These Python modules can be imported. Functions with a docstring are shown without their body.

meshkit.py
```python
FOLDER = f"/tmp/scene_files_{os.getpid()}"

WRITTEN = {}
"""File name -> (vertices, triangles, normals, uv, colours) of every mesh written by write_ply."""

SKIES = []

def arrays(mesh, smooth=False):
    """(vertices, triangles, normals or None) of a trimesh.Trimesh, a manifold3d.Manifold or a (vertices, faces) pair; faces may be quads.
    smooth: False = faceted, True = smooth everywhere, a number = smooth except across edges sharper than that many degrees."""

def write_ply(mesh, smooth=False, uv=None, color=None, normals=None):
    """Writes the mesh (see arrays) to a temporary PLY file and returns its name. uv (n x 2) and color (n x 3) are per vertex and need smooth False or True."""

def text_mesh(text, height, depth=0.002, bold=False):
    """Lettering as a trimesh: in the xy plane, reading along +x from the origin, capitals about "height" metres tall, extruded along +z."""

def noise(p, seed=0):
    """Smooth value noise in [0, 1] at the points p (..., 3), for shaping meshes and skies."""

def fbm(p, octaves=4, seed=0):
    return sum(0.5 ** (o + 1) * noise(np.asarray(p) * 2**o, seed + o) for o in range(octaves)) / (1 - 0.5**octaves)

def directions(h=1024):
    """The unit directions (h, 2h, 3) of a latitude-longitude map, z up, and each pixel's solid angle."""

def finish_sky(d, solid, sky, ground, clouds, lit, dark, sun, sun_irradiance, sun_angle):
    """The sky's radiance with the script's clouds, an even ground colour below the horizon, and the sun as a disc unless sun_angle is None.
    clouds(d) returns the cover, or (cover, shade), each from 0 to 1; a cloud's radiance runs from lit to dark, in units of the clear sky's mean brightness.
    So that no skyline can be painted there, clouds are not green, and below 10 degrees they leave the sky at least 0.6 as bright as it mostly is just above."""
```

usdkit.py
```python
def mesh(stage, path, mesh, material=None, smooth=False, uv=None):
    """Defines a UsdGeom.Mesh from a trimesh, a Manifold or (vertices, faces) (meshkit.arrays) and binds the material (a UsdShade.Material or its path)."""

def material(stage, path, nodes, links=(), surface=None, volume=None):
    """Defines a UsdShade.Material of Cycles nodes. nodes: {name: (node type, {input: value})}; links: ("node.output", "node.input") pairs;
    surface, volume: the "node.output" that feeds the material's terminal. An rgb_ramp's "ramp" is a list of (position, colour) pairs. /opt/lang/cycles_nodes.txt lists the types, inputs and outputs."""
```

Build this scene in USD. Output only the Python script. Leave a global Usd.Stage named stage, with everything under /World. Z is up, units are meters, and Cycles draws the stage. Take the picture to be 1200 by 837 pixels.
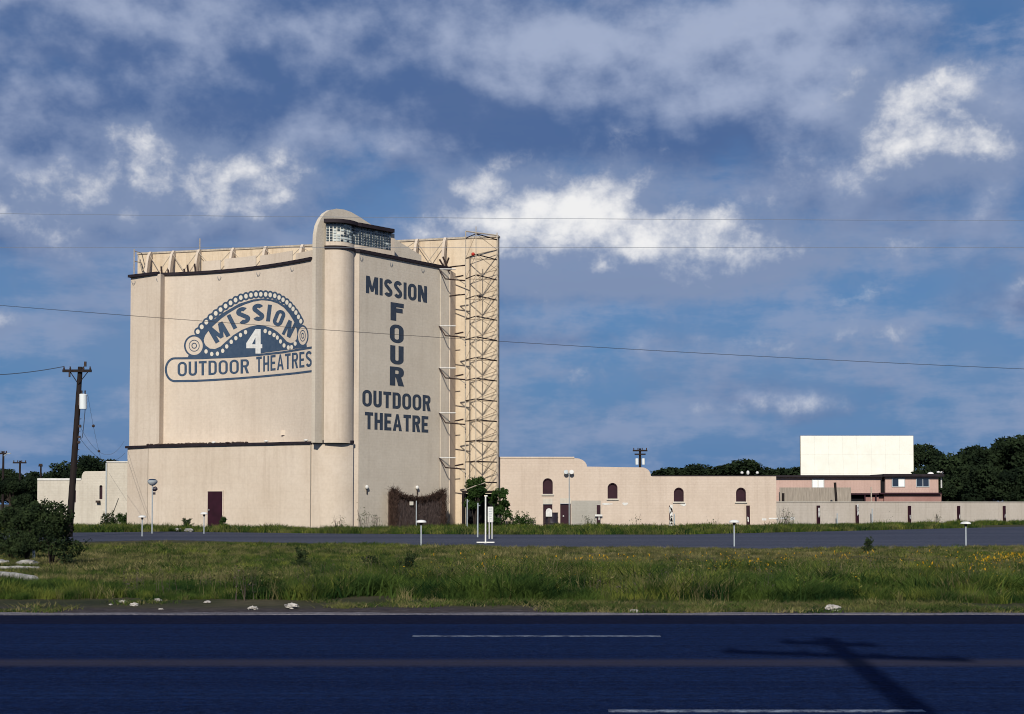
import math, numpy as np, trimesh, usdkit, meshkit, shapely
from shapely.geometry import Polygon, LineString, Point, box as sbox
from shapely.ops import unary_union
from shapely import affinity
from pxr import Usd, UsdGeom, UsdLux, UsdShade, Gf, Sdf, Vt

rng = np.random.default_rng(7)
stage = Usd.Stage.CreateInMemory()
UsdGeom.SetStageUpAxis(stage, 'Z')
UsdGeom.Xform.Define(stage, '/World')

# ------------------------------------------------------------------ camera, sky, sun, exposure
F, PITCH, V0, EYE = 1667.0, math.radians(2.2), 526.0, 1.6
cam = UsdGeom.Camera.Define(stage, '/World/camera')
cam.CreateHorizontalApertureAttr(36.0)
cam.CreateVerticalApertureAttr(36.0 * 837 / 1200)
cam.CreateFocalLengthAttr(36.0 * F / 1200)
cam.CreateVerticalApertureOffsetAttr((V0 - 418.5) * 36 / 1200)
cam.CreateExposureAttr(0.0)
cam.AddTranslateOp().Set(Gf.Vec3d(0, 0, EYE))
cam.AddRotateXOp().Set(90 + math.degrees(PITCH))

SUN_EL, SUN_I, SKY_K = math.radians(31), 1.2, 0.06
_h = np.array([-0.10, -1.0]); _h /= np.linalg.norm(_h)
SUN = np.array([_h[0] * math.cos(SUN_EL), _h[1] * math.cos(SUN_EL), math.sin(SUN_EL)])
sun = UsdLux.DistantLight.Define(stage, '/World/sun')
sun.CreateIntensityAttr(SUN_I); sun.CreateAngleAttr(0.5); sun.CreateNormalizeAttr(True)
sun.CreateColorAttr(Gf.Vec3f(1.0, 0.93, 0.80))
sun.AddOrientOp().Set(Gf.Quatf(Gf.Rotation(Gf.Vec3d(0, 0, -1), Gf.Vec3d(*(-SUN))).GetQuat()))


def make_sky():
    """Clear sky with a grey-blue stratocumulus deck above and sunlit cumulus below it, laid out by azimuth and elevation (radians)."""
    n, l = {}, []
    n['sky'] = ('sky_texture', {'sky_type': 'single_scattering', 'sun_disc': False, 'sun_elevation': SUN_EL, 'sun_rotation': math.atan2(SUN[0], SUN[1]),
                                'air_density': 1.0, 'aerosol_density': 0.2, 'ozone_density': 3.0})
    n['tc'] = ('texture_coordinate', {})
    n['xyz'] = ('separate_xyz', {}); l.append(('tc.generated', 'xyz.vector'))
    n['az'] = ('math', {'math_type': 'arctan2'}); l += [('xyz.x', 'az.value1'), ('xyz.y', 'az.value2')]
    n['el'] = ('math', {'math_type': 'arcsine'}); l.append(('xyz.z', 'el.value1'))
    n['p'] = ('combine_xyz', {}); l += [('az.value', 'p.x'), ('el.value', 'p.y')]

    def m(name, kind, a, b=None, c=None, **kw):
        d = {'math_type': kind, **kw}
        for i, x in enumerate((a, b, c)):
            if x is None: continue
            if isinstance(x, str): l.append((x, f'{name}.value{i+1}'))
            else: d[f'value{i+1}'] = x
        n[name] = ('math', d); return f'{name}.value'

    def noise(name, scale, stretch, detail=6, rough=0.55, dist=0.0, loc=(0, 0, 0)):
        n[name + '_m'] = ('mapping', {'mapping_type': 'point', 'scale': (scale, scale * stretch, 1), 'location': loc})
        n[name] = ('noise_texture', {'dimensions': '2D', 'scale': 1.0, 'detail': detail, 'roughness': rough, 'distortion': dist})
        l.extend([('p.vector', name + '_m.vector'), (name + '_m.vector', name + '.vector')])
        return name + '.fac'

    def blobs(name, rows, grow=1.0):
        acc = None
        for i, (u, v, ru, rv, wt) in enumerate(rows):
            a, e = (u - 600) / F, (590 - v) / F
            ra, re = ru * grow / F, rv * grow / F
            k = f'{name}{i}'
            n[k + '_m'] = ('mapping', {'mapping_type': 'point', 'location': (-a / ra, -e / re, 0), 'scale': (1 / ra, 1 / re, 0)})
            n[k] = ('gradient_texture', {'gradient_type': 'quadratic_sphere'})
            l.extend([('p.vector', k + '_m.vector'), (k + '_m.vector', k + '.vector')])
            acc = m(k + '_w', 'multiply_add', k + '.fac', float(wt), acc if acc else 0.0)
        return acc

    def smooth(name, x, lo, hi, to=(0, 1)):
        n[name] = ('map_range', {'range_type': 'smoothstep', 'from_min': lo, 'from_max': hi, 'to_min': to[0], 'to_max': to[1], 'clamp': True})
        l.append((x, name + '.value')); return name + '.result'

    def mixc(name, fac, a, b, blend='mix'):
        d = {'blend_type': blend}
        for key, x in (('fac', fac), ('a', a), ('b', b)):
            if isinstance(x, str): l.append((x, f'{name}.{key}'))
            else: d[key] = x
        n[name] = ('mix_color', d); return name + '.result'
    K = 1.0 / SKY_K
    c = lambda r, g, b: (r * K, g * K, b * K)
    # clear sky: the physical sky, deepened to the saturated blue of the slide
    clear = mixc('tint', 1.0, 'sky.color', SKY_TINT, 'multiply')
    low = smooth('lowf', 'el.value', -0.02, 0.20, (0.96, 0.45))
    clear = mixc('hz', low, clear, c(.074, .185, .415))

    def billow(name, scale, stretch, loc):
        """Cauliflower relief: rounded cells at two sizes, roughened by noise."""
        n[name + '_d'] = ('noise_texture', {'dimensions': '2D', 'scale': scale * 1.6, 'detail': 4, 'roughness': 0.6})
        n[name + '_o'] = ('vector_math', {'math_type': 'multiply_add', 'vector2': (1.1 / scale,) * 3})
        l.extend([('p.vector', name + '_d.vector'), (name + '_d.color', name + '_o.vector1'), ('p.vector', name + '_o.vector3')])
        n[name + '_m'] = ('mapping', {'mapping_type': 'point', 'scale': (scale, scale * stretch, 0), 'location': loc})
        l.append((name + '_o.vector', name + '_m.vector'))
        n[name] = ('voronoi_texture', {'dimensions': '2D', 'feature': 'smooth_f1', 'scale': 1.0, 'detail': 3, 'roughness': 0.55, 'lacunarity': 2.3, 'smoothness': 0.5, 'use_normalize': True})
        l.append((name + '_m.vector', name + '.vector'))
        return m(name + '_i', 'subtract', 1.0, name + '.distance')
    n_big = noise('nb', 6.0, 1.5, 6, 0.52)
    n_det = noise('nd', 17.0, 1.4, 9, 0.60, 0.0, (3.1, 1.7, 0))
    n_up = noise('nu', 17.0, 1.4, 5, 0.55, 0.0, (3.1 - .06, 1.7 + .30, 0))
    n_lo = noise('nv', 17.0, 1.4, 5, 0.55, 0.0, (3.1 + .04, 1.7 - .10, 0))
    relief = m('rel', 'subtract', n_lo, n_up)                   # towards the light minus away from it
    n_str = noise('ns', 8.0, 3.6, 8, 0.60, 0.0, (7.7, 4.2, 0))
    bil = billow('bw', 21.0, 1.25, (2.2, 5.1, 0))
    # thin veil and streaks through the lower sky
    veil = smooth('veil', n_big, 0.30, 0.75, (0.05, 0.42))
    col = mixc('c0', veil, clear, c(.20, .275, .44))
    st = smooth('stf', m('st1', 'multiply_add', n_det, 0.40, m('st0', 'multiply', n_str, 0.70)), 0.47, 0.68, (0, 0.60))
    col = mixc('c1', st, col, c(.30, .36, .52))
    # grey-blue deck
    deck = blobs('k', [(560, 60, 620, 190, 1.0), (200, 50, 470, 190, 1.0), (760, 150, 460, 150, 1.0), (60, 170, 360, 150, .80), (960, 60, 330, 150, .65), (700, 335, 360, 60, .75), (330, 160, 330, 130, .6),
                       (1120, 180, 260, 150, .95), (250, 250, 380, 90, .75), (40, 280, 300, 100, .6), (650, 400, 330, 45, .45), (1180, 370, 180, 45, .6), (800, 265, 300, 90, .45), (860, 470, 420, 60, .35), (1120, 10, 90, 45, -1.4)])
    up = smooth('upf', 'el.value', 0.36, 0.55, (0, 0.42))
    dk = m('dk', 'add', deck, up)
    dk = m('dk2', 'multiply_add', n_big, 0.8, dk)
    dk = m('dk3', 'multiply_add', n_det, 0.62, dk)
    cover = smooth('cov', dk, 0.72, 1.34, (0, 0.93))
    lit_n = noise('nl', 9.0, 1.3, 8, 0.55, 0.0, (1.3, 9.1, 0))
    lightb = blobs('g', [(640, 55, 420, 95, .60), (900, 50, 260, 100, .55), (1040, 150, 330, 130, .75), (120, 20, 280, 60, .40), (740, 185, 400, 70, -1.05), (330, 130, 320, 90, -.45), (80, 150, 190, 60, -.2), (570, 150, 200, 50, -.2),
                         (370, 165, 150, 50, .45), (700, 345, 380, 34, -1.0), (1180, 390, 140, 30, -.5), (250, 290, 300, 40, -.3), (60, 60, 200, 60, .3)])
    gl = m('gl0', 'multiply_add', lit_n, 0.95, lightb)
    gl = m('gl', 'multiply_add', n_det, 0.55, gl)
    gl = m('gl2', 'multiply_add', relief, 1.15, gl)
    shade = smooth('shd', gl, 0.38, 1.48)
    dcol = mixc('dcol', shade, c(.076, .140, .310), c(.37, .435, .60))
    col = mixc('c2', cover, col, dcol)
    # sunlit cumulus
    white = blobs('wb', [(670, 245, 195, 80, 1.10), (590, 265, 160, 75, .75), (770, 285, 240, 78, .95), (880, 312, 230, 62, .85), (720, 320, 340, 55, .35), (560, 232, 95, 45, .60), (660, 315, 300, 50, .55),
                        (310, 225, 150, 66, .70), (215, 215, 170, 70, .52), (110, 245, 190, 80, .50), (165, 165, 65, 36, .66), (40, 275, 170, 60, .55), (240, 185, 130, 50, .35), (200, 265, 260, 45, .4),
                        (1060, 165, 115, 85, .92), (1060, 205, 190, 65, .60), (1140, 195, 120, 70, .6), (1000, 130, 110, 60, .3), (1195, 345, 60, 28, .85), (970, 425, 190, 36, .50), (620, 440, 250, 30, .50), (20, 395, 110, 28, .45),
                        (1120, 110, 160, 60, .45), (830, 480, 280, 30, .38), (650, 345, 230, 20, .25), (700, 405, 260, 26, .3), (1060, 395, 160, 26, .3)], 1.42)
    w1 = m('w1', 'multiply_add', n_det, 0.85, white)
    w2 = m('w2', 'multiply_add', bil, 0.70, w1)
    wcov = smooth('wcov', w2, 1.00, 1.75, (0, 0.92))
    base = blobs('bb', [(740, 330, 420, 75, 1.35), (560, 320, 160, 60, .8), (250, 290, 360, 60, 1.1), (1080, 240, 220, 55, 1.1), (960, 448, 190, 26, .6), (300, 150, 200, 40, .4)])
    bright = smooth('wbr', m('lit3', 'multiply_add', base, -1.0, m('lit2', 'multiply_add', relief, 2.7, m('lit1', 'multiply_add', bil, 0.8, w2))), 1.88, 3.5)
    wcol = mixc('wcol', bright, c(.22, .29, .455), c(.93, .92, .91))
    col = mixc('c3', wcov, col, wcol)
    n['bg'] = ('background_shader', {'strength': SKY_K}); l.append((col, 'bg.color'))
    return usdkit.material(stage, '/World/Looks/sky', n, l, surface='bg.background')


SKY_TINT = (0.55, 0.78, 1.02)
dome = UsdLux.DomeLight.Define(stage, '/World/sky')
UsdShade.MaterialBindingAPI.Apply(dome.GetPrim()).Bind(make_sky())

# ------------------------------------------------------------------ helpers
_names = {}


def numbered(parent, name):
    k = (str(parent), name); i = _names.get(k, 0); _names[k] = i + 1
    return f'{parent}/{name}' + (f'_{i:03d}' if i else '')


def tag(prim, label=None, category=None, group=None, kind=None):
    for k, v in (('label', label), ('category', category), ('group', group), ('kind', kind)):
        if v: prim.SetCustomDataByKey(k, v)
    return prim


def obj(name, mesh, mat, parent='/World', smooth=False, **kw):
    if isinstance(mesh, (list, tuple)) and len(mesh) and not isinstance(mesh[0], np.ndarray): mesh = trimesh.util.concatenate(list(mesh))
    path = numbered(parent if isinstance(parent, str) else parent.GetPath(), name)
    p = usdkit.mesh(stage, path, mesh, mat, smooth).GetPrim()
    return tag(p, **kw)


def thing(name, label, category, loc=(0, 0, 0), rz=0, group=None, kind=None, scale=None):
    x = UsdGeom.Xform.Define(stage, numbered('/World', name))
    x.AddTranslateOp().Set(Gf.Vec3d(*map(float, loc)))
    if rz: x.AddRotateZOp().Set(float(rz))
    if scale: x.AddScaleOp().Set(Gf.Vec3f(*scale))
    return tag(x.GetPrim(), label, category, group, kind)


def dup(src, loc, rz=0, label=None, scale=None, group=None):
    was = src.GetCustomData()
    r = thing(src.GetName().rstrip('0123456789').rstrip('_'), label or was['label'], was['category'], loc, rz, group or was.get('group'), None, scale)
    r.GetReferences().AddInternalReference(src.GetPath()); r.SetInstanceable(True)
    return r


def at(u, v, Y):
    c, s = math.cos(PITCH), math.sin(PITCH); k = (V0 - v) / F
    dy, dz = c - k * s, s + k * c
    return (u - 600) / F / dy * Y, EYE + dz / dy * Y


def bx(x0, x1, y0, y1, z0, z1):
    b = trimesh.creation.box((x1 - x0, y1 - y0, z1 - z0)); b.apply_translation(((x0 + x1) / 2, (y0 + y1) / 2, (z0 + z1) / 2)); return b


def tube(pts, r, n=6):
    pts = np.asarray(pts, float); rr = np.broadcast_to(np.asarray(r, float), (len(pts),))
    t = np.gradient(pts, axis=0); t /= np.linalg.norm(t, axis=1, keepdims=True) + 1e-12
    ref = np.where(np.abs(t[:, 2:3]) > 0.9, [[1.0, 0, 0]], [[0, 0, 1.0]])
    a = np.cross(t, ref); a /= np.linalg.norm(a, axis=1, keepdims=True) + 1e-12
    b = np.cross(t, a); ang = np.arange(n) / n * 2 * math.pi
    v = (pts[:, None] + rr[:, None, None] * (np.cos(ang)[None, :, None] * a[:, None] + np.sin(ang)[None, :, None] * b[:, None])).reshape(-1, 3)
    f = []
    for i in range(len(pts) - 1):
        for j in range(n):
            p, q = i * n + j, i * n + (j + 1) % n
            f += [[p, q, q + n], [p, q + n, p + n]]
    m = len(pts) - 1
    for j in range(1, n - 1): f += [[0, j + 1, j], [m * n, m * n + j, m * n + j + 1]]
    return trimesh.Trimesh(v, f, process=False)


def bar(p, q, r, n=4): return tube([p, q], r, n)


def prism(poly, z0, z1):
    polys = getattr(poly, 'geoms', [poly]); out = []
    for g in polys:
        if g.area < 1e-9: continue
        m = trimesh.creation.extrude_polygon(g, z1 - z0, engine='earcut'); m.apply_translation((0, 0, z0)); out.append(m)
    return trimesh.util.concatenate(out)


def lathe(profile, n=16):
    return trimesh.creation.revolve(np.asarray(profile, float), sections=n)


class Plane:
    """A vertical wall plane: (s along, z up, n towards the viewer)."""
    def __init__(self, a, b):
        self.o = np.array(a, float); d = np.array(b, float) - self.o; self.L = np.linalg.norm(d); self.d = d / self.L
        self.n = np.array([self.d[1], -self.d[0]])

    def hit(self, u, v):
        c, s = math.cos(PITCH), math.sin(PITCH); k = (V0 - v) / F
        r = np.array([(u - 600) / F, c - k * s]); dz = s + k * c
        A = np.array([[r[0], -self.d[0]], [r[1], -self.d[1]]]); t, q = np.linalg.solve(A, self.o)
        return q, EYE + dz * t

    def pt(self, s, z, n=0): xy = self.o + self.d * s + self.n * n; return np.array([xy[0], xy[1], z])

    def ex(self, poly, n0, n1):
        m = prism(poly, n0, n1); v = m.vertices
        xy = self.o + np.outer(v[:, 0], self.d) + np.outer(v[:, 2], self.n)
        m = trimesh.Trimesh(np.column_stack([xy, v[:, 1]]), m.faces, process=False)
        return m

    def box(self, s0, s1, z0, z1, n0, n1): return self.ex(sbox(s0, z0, s1, z1), n0, n1)


def offset_strip(pl, t0, t1):
    """Plan polygon between offsets t0 and t1 (towards the viewer positive) of a polyline running left to right."""
    pl = np.asarray(pl, float); d = np.gradient(pl, axis=0); d /= np.linalg.norm(d, axis=1, keepdims=True)
    nn = np.column_stack([d[:, 1], -d[:, 0]])
    return Polygon(np.vstack([pl + nn * t0, (pl + nn * t1)[::-1]])).buffer(0)


# ------------------------------------------------------------------ materials
def mat(name, col, rough=0.85, spec=0.2, noise=None, amt=0.25, col2=None, bump=None, metallic=0.0, extra=None):
    n = {'p': ('principled_bsdf', {'base_color': col, 'roughness': rough, 'specular_ior_level': spec, 'metallic': metallic})}; l = []
    if noise:
        n['g'] = ('geometry', {}); n['mp'] = ('mapping', {'scale': noise if np.ndim(noise) else (noise,) * 3}); n['t'] = ('noise_texture', {'scale': 1.0, 'detail': 6, 'roughness': 0.6})
        n['r'] = ('rgb_ramp', {'ramp': [(0.30, tuple(np.array(col2 if col2 else np.array(col) * (1 - amt)))), (0.70, tuple(col))]})
        l += [('g.position', 'mp.vector'), ('mp.vector', 't.vector'), ('t.fac', 'r.fac'), ('r.color', 'p.base_color')]
        if bump:
            n['b'] = ('bump', {'strength': bump, 'distance': 0.02}); l += [('t.fac', 'b.height'), ('b.normal', 'p.normal')]
    return usdkit.material(stage, '/World/Looks/' + name, n, l, surface='p.BSDF')


def wall_mat(name, c1, c2, streak=(0.75, 0.72, 0.70), course=0.2, width=0.4, bump=0.2, streak_amt=0.30):
    """Painted masonry: faint block courses, blotches and rain streaks."""
    n = {'g': ('geometry', {}), 'x': ('separate_xyz', {}), 'ad': ('math', {'math_type': 'multiply_add', 'value2': 0.7}), 'v': ('combine_xyz', {}),
         'br': ('brick_texture', {'color1': (1, 1, 1), 'color2': (.93, .93, .93), 'mortar': (.45, .45, .45), 'scale': 1.0, 'mortar_size': 0.012, 'mortar_smooth': 0.3, 'brick_width': width, 'row_height': course, 'bias': 0.0}),
         'n1': ('noise_texture', {'scale': 0.35, 'detail': 7, 'roughness': 0.62}), 'n2m': ('mapping', {'scale': (2.2, 2.2, 0.12)}), 'n2': ('noise_texture', {'scale': 1.0, 'detail': 5, 'roughness': 0.65}),
         'n3': ('noise_texture', {'scale': 5.0, 'detail': 6, 'roughness': 0.7}),
         'r1': ('rgb_ramp', {'ramp': [(0.33, c2), (0.66, c1)]}), 'r2': ('rgb_ramp', {'ramp': [(0.28, streak), (0.52, (1, 1, 1))]}), 'r3': ('rgb_ramp', {'ramp': [(0.25, (.86, .85, .84)), (0.6, (1, 1, 1))]}),
         'm1': ('mix_color', {'blend_type': 'multiply', 'fac': streak_amt}), 'm2': ('mix_color', {'blend_type': 'multiply', 'fac': 0.8}), 'm3': ('mix_color', {'blend_type': 'multiply', 'fac': 0.06}),
         'h': ('math', {'math_type': 'multiply_add', 'value2': 0.35}), 'b': ('bump', {'strength': bump, 'distance': 0.012}),
         'p': ('principled_bsdf', {'roughness': 0.9, 'specular_ior_level': 0.15})}
    l = [('g.position', 'x.vector'), ('x.y', 'ad.value1'), ('x.x', 'ad.value3'), ('ad.value', 'v.x'), ('x.z', 'v.y'), ('v.vector', 'br.vector'),
         ('g.position', 'n1.vector'), ('g.position', 'n2m.vector'), ('n2m.vector', 'n2.vector'), ('g.position', 'n3.vector'),
         ('n1.fac', 'r1.fac'), ('n2.fac', 'r2.fac'), ('n3.fac', 'r3.fac'), ('r1.color', 'm1.a'), ('r2.color', 'm1.b'), ('m1.result', 'm2.a'), ('r3.color', 'm2.b'), ('m2.result', 'm3.a'), ('br.color', 'm3.b'),
         ('m3.result', 'p.base_color'), ('n3.fac', 'h.value1'), ('br.fac', 'h.value3'), ('h.value', 'b.height'), ('b.normal', 'p.normal')]
    n['b'][1]['invert'] = True
    return usdkit.material(stage, '/World/Looks/' + name, n, l, surface='p.BSDF')


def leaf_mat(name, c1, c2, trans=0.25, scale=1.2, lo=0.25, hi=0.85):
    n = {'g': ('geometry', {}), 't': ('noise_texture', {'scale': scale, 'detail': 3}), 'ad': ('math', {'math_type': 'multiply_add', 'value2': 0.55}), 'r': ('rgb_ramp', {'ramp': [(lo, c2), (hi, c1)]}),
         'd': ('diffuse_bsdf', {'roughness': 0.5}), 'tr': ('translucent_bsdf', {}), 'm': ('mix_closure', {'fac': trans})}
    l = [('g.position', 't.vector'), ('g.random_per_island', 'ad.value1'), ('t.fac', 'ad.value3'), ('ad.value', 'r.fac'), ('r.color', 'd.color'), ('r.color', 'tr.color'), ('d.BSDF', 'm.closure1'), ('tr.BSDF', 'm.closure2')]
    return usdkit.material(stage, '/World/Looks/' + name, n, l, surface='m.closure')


CREAM, CREAM2 = (.565, .492, .418), (.52, .445, .372)
M = {
    'cream': wall_mat('cream_wall', CREAM, CREAM2),
    'cream_side': wall_mat('cream_block_wall', (.560, .505, .43), (.50, .445, .375), bump=0.3, streak_amt=0.3),
    'cream_plain': wall_mat('cream_stucco', (.575, .497, .418), (.52, .44, .36), course=0.6, width=2.4, bump=0.25, streak_amt=0.5),
    'screen_back': wall_mat('screen_back_panels', (.60, .50, .38), (.53, .435, .325), course=2.4, width=1.2, bump=0.3, streak_amt=0.6, streak=(.62, .56, .5)),
    'buff': wall_mat('buff_wall', (.555, .468, .398), (.505, .42, .352), course=0.2, width=0.4, bump=0.4, streak_amt=0.4),
    'low_buff': wall_mat('low_buff_wall', (.56, .505, .445), (.51, .455, .395), bump=0.4, streak_amt=0.5),
    'pale_wall': wall_mat('pale_wall', (.54, .505, .445), (.475, .44, .385), course=0.2, width=0.4, bump=0.4, streak_amt=0.5),
    'grey_patch': wall_mat('grey_painted_wall', (.37, .355, .325), (.33, .315, .285), bump=0.4),
    'pink': wall_mat('pink_siding', (.50, .355, .315), (.43, .30, .265), course=3.0, width=0.3, bump=0.6),
    'pink_brick': wall_mat('pink_brick', (.36, .215, .195), (.28, .155, .14), course=0.08, width=0.24, bump=0.6),
    'trim': mat('black_trim', (.022, .016, .022), 0.7, noise=3.0, amt=.5),
    'maroon': mat('maroon_paint', (.030, .007, .016), 0.6, noise=2.0, amt=.45),
    'navy': mat('navy_lettering', (.030, .056, .105), 0.8, noise=(3, 3, 3), col2=(.048, .076, .125)),
    'navy_dark': mat('dark_lettering', (.024, .036, .060), 0.8, noise=(3, 3, 3), col2=(.04, .054, .08)),
    'white': mat('white_paint', (.66, .66, .65), 0.7, noise=4.0, amt=.25),
    'lt_paint': mat('cream_bulb_paint', (.58, .54, .47), 0.8),
    'steel': mat('pale_steel', (.46, .40, .33), 0.7, noise=5.0, amt=.4),
    'dark_steel': mat('rusty_steel', (.055, .036, .032), 0.75, noise=6.0, amt=.5),
    'rust_tan': mat('rusty_tan_steel', (.40, .31, .22), 0.8, noise=5.0, amt=.4),
    'galv': mat('galvanised_steel', (.36, .40, .43), 0.5, 0.5, noise=6.0, amt=.2),
    'wood_dark': mat('creosoted_wood', (.022, .016, .016), 0.9, noise=(9, 9, 1.2), amt=.5),
    'bark': mat('bark', (.045, .034, .028), 0.95, noise=6.0, amt=.5),
    'wire': mat('black_cable', (.03, .03, .035), 0.6),
    'wire_pale': mat('weathered_cable', (.16, .18, .22), 0.6),
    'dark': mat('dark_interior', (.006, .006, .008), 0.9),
    'mortar': mat('pale_mortar', (.56, .56, .52), 0.85),
    'screen_white': mat('white_screen', (.78, .78, .72), 0.8, noise=0.5, amt=.12),
    'rock': mat('whitewashed_rock', (.40, .39, .37), 0.9, noise=6.0, amt=.7, bump=0.9),
    'paper': mat('litter_paper', (.50, .47, .44), 0.8, noise=9.0, amt=.5),
    'curtain': mat('white_curtain', (.80, .80, .78), 0.9),
    'board_grey': mat('grey_boards', (.33, .29, .25), 0.9, noise=(8, 8, 1), amt=.35),
    'drum': mat('dark_drum_paint', (.028, .022, .035), 0.5, 0.4, noise=3.0, amt=.4),
    'ceramic': mat('transformer_paint', (.62, .66, .68), 0.45, 0.4),
    'twig': mat('dead_brush', (.075, .045, .035), 0.95, noise=4.0, amt=.6),
    'twig_grey': mat('grey_brush', (.115, .085, .08), 0.95, noise=4.0, amt=.6),
    'glassdark': usdkit.material(stage, '/World/Looks/window_glass', {'p': ('principled_bsdf', {'base_color': (.02, .03, .05), 'roughness': 0.08, 'specular_ior_level': 0.6})}, surface='p.BSDF'),
    'bush': leaf_mat('bush_leaves', (.062, .090, .036), (.005, .011, .009), 0.2, 3.0),
    'vine': leaf_mat('vine_leaves', (.055, .10, .025), (.012, .030, .012), 0.25, 2.0),
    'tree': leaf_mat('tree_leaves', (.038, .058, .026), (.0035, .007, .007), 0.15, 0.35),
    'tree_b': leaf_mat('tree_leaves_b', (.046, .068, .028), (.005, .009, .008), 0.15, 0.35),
    'grass_green': leaf_mat('green_blades', (.42, .43, .085), (.024, .054, .014), 0.3, 1.3, .40, .98),
    'grass_deep': leaf_mat('deep_green_blades', (.165, .235, .046), (.014, .036, .012), 0.3, 1.2, .40, .98),
    'grass_dry': leaf_mat('dry_blades', (.50, .42, .20), (.062, .068, .028), 0.3, 1.1, .40, .98),
    'grass_far': leaf_mat('far_blades', (.38, .35, .125), (.048, .066, .022), 0.3, 0.8, .40, .98),
    'petal': leaf_mat('yellow_petals', (.62, .40, .03), (.45, .24, .01), 0.3, 3.0),
}
_g = {'p': ('principled_bsdf', {'base_color': (.10, .14, .17), 'roughness': 0.16, 'specular_ior_level': 0.9}), 'g': ('geometry', {}), 'n': ('noise_texture', {'scale': 6.0, 'detail': 3}), 'b': ('bump', {'strength': 0.35, 'distance': 0.05}),
      'o': ('object_info', {}), 'r': ('rgb_ramp', {'ramp': [(0, (.016, .022, .030)), (0.8, (.05, .07, .08)), (1, (.16, .19, .20))]})}
M['glassbright'] = usdkit.material(stage, '/World/Looks/pale_glass_block', {'p': ('principled_bsdf', {'base_color': (.42, .47, .47), 'roughness': 0.25, 'specular_ior_level': 0.8})}, surface='p.BSDF')
M['glassblock'] = usdkit.material(stage, '/World/Looks/glass_block', _g, [('g.position', 'n.vector'), ('n.fac', 'b.height'), ('b.normal', 'p.normal'), ('o.random', 'r.fac'), ('r.color', 'p.base_color')], surface='p.BSDF')


def peel_mat():
    n = {'g': ('geometry', {}), 'm': ('mapping', {'scale': (1.0, 1.0, 1.9)}), 't': ('noise_texture', {'scale': 2.1, 'detail': 4, 'roughness': 0.5}), 'r': ('rgb_ramp', {'ramp': [(0.0, (.05, .016, .02)), (0.52, (.045, .018, .022)), (0.55, (.74, .70, .66)), (1, (.78, .75, .72))]}),
         'p': ('principled_bsdf', {'roughness': 0.8, 'specular_ior_level': 0.2})}
    return usdkit.material(stage, '/World/Looks/peeling_post', n, [('g.position', 'm.vector'), ('m.vector', 't.vector'), ('t.fac', 'r.fac'), ('r.color', 'p.base_color')], surface='p.BSDF')


M['peel'] = peel_mat()


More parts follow.
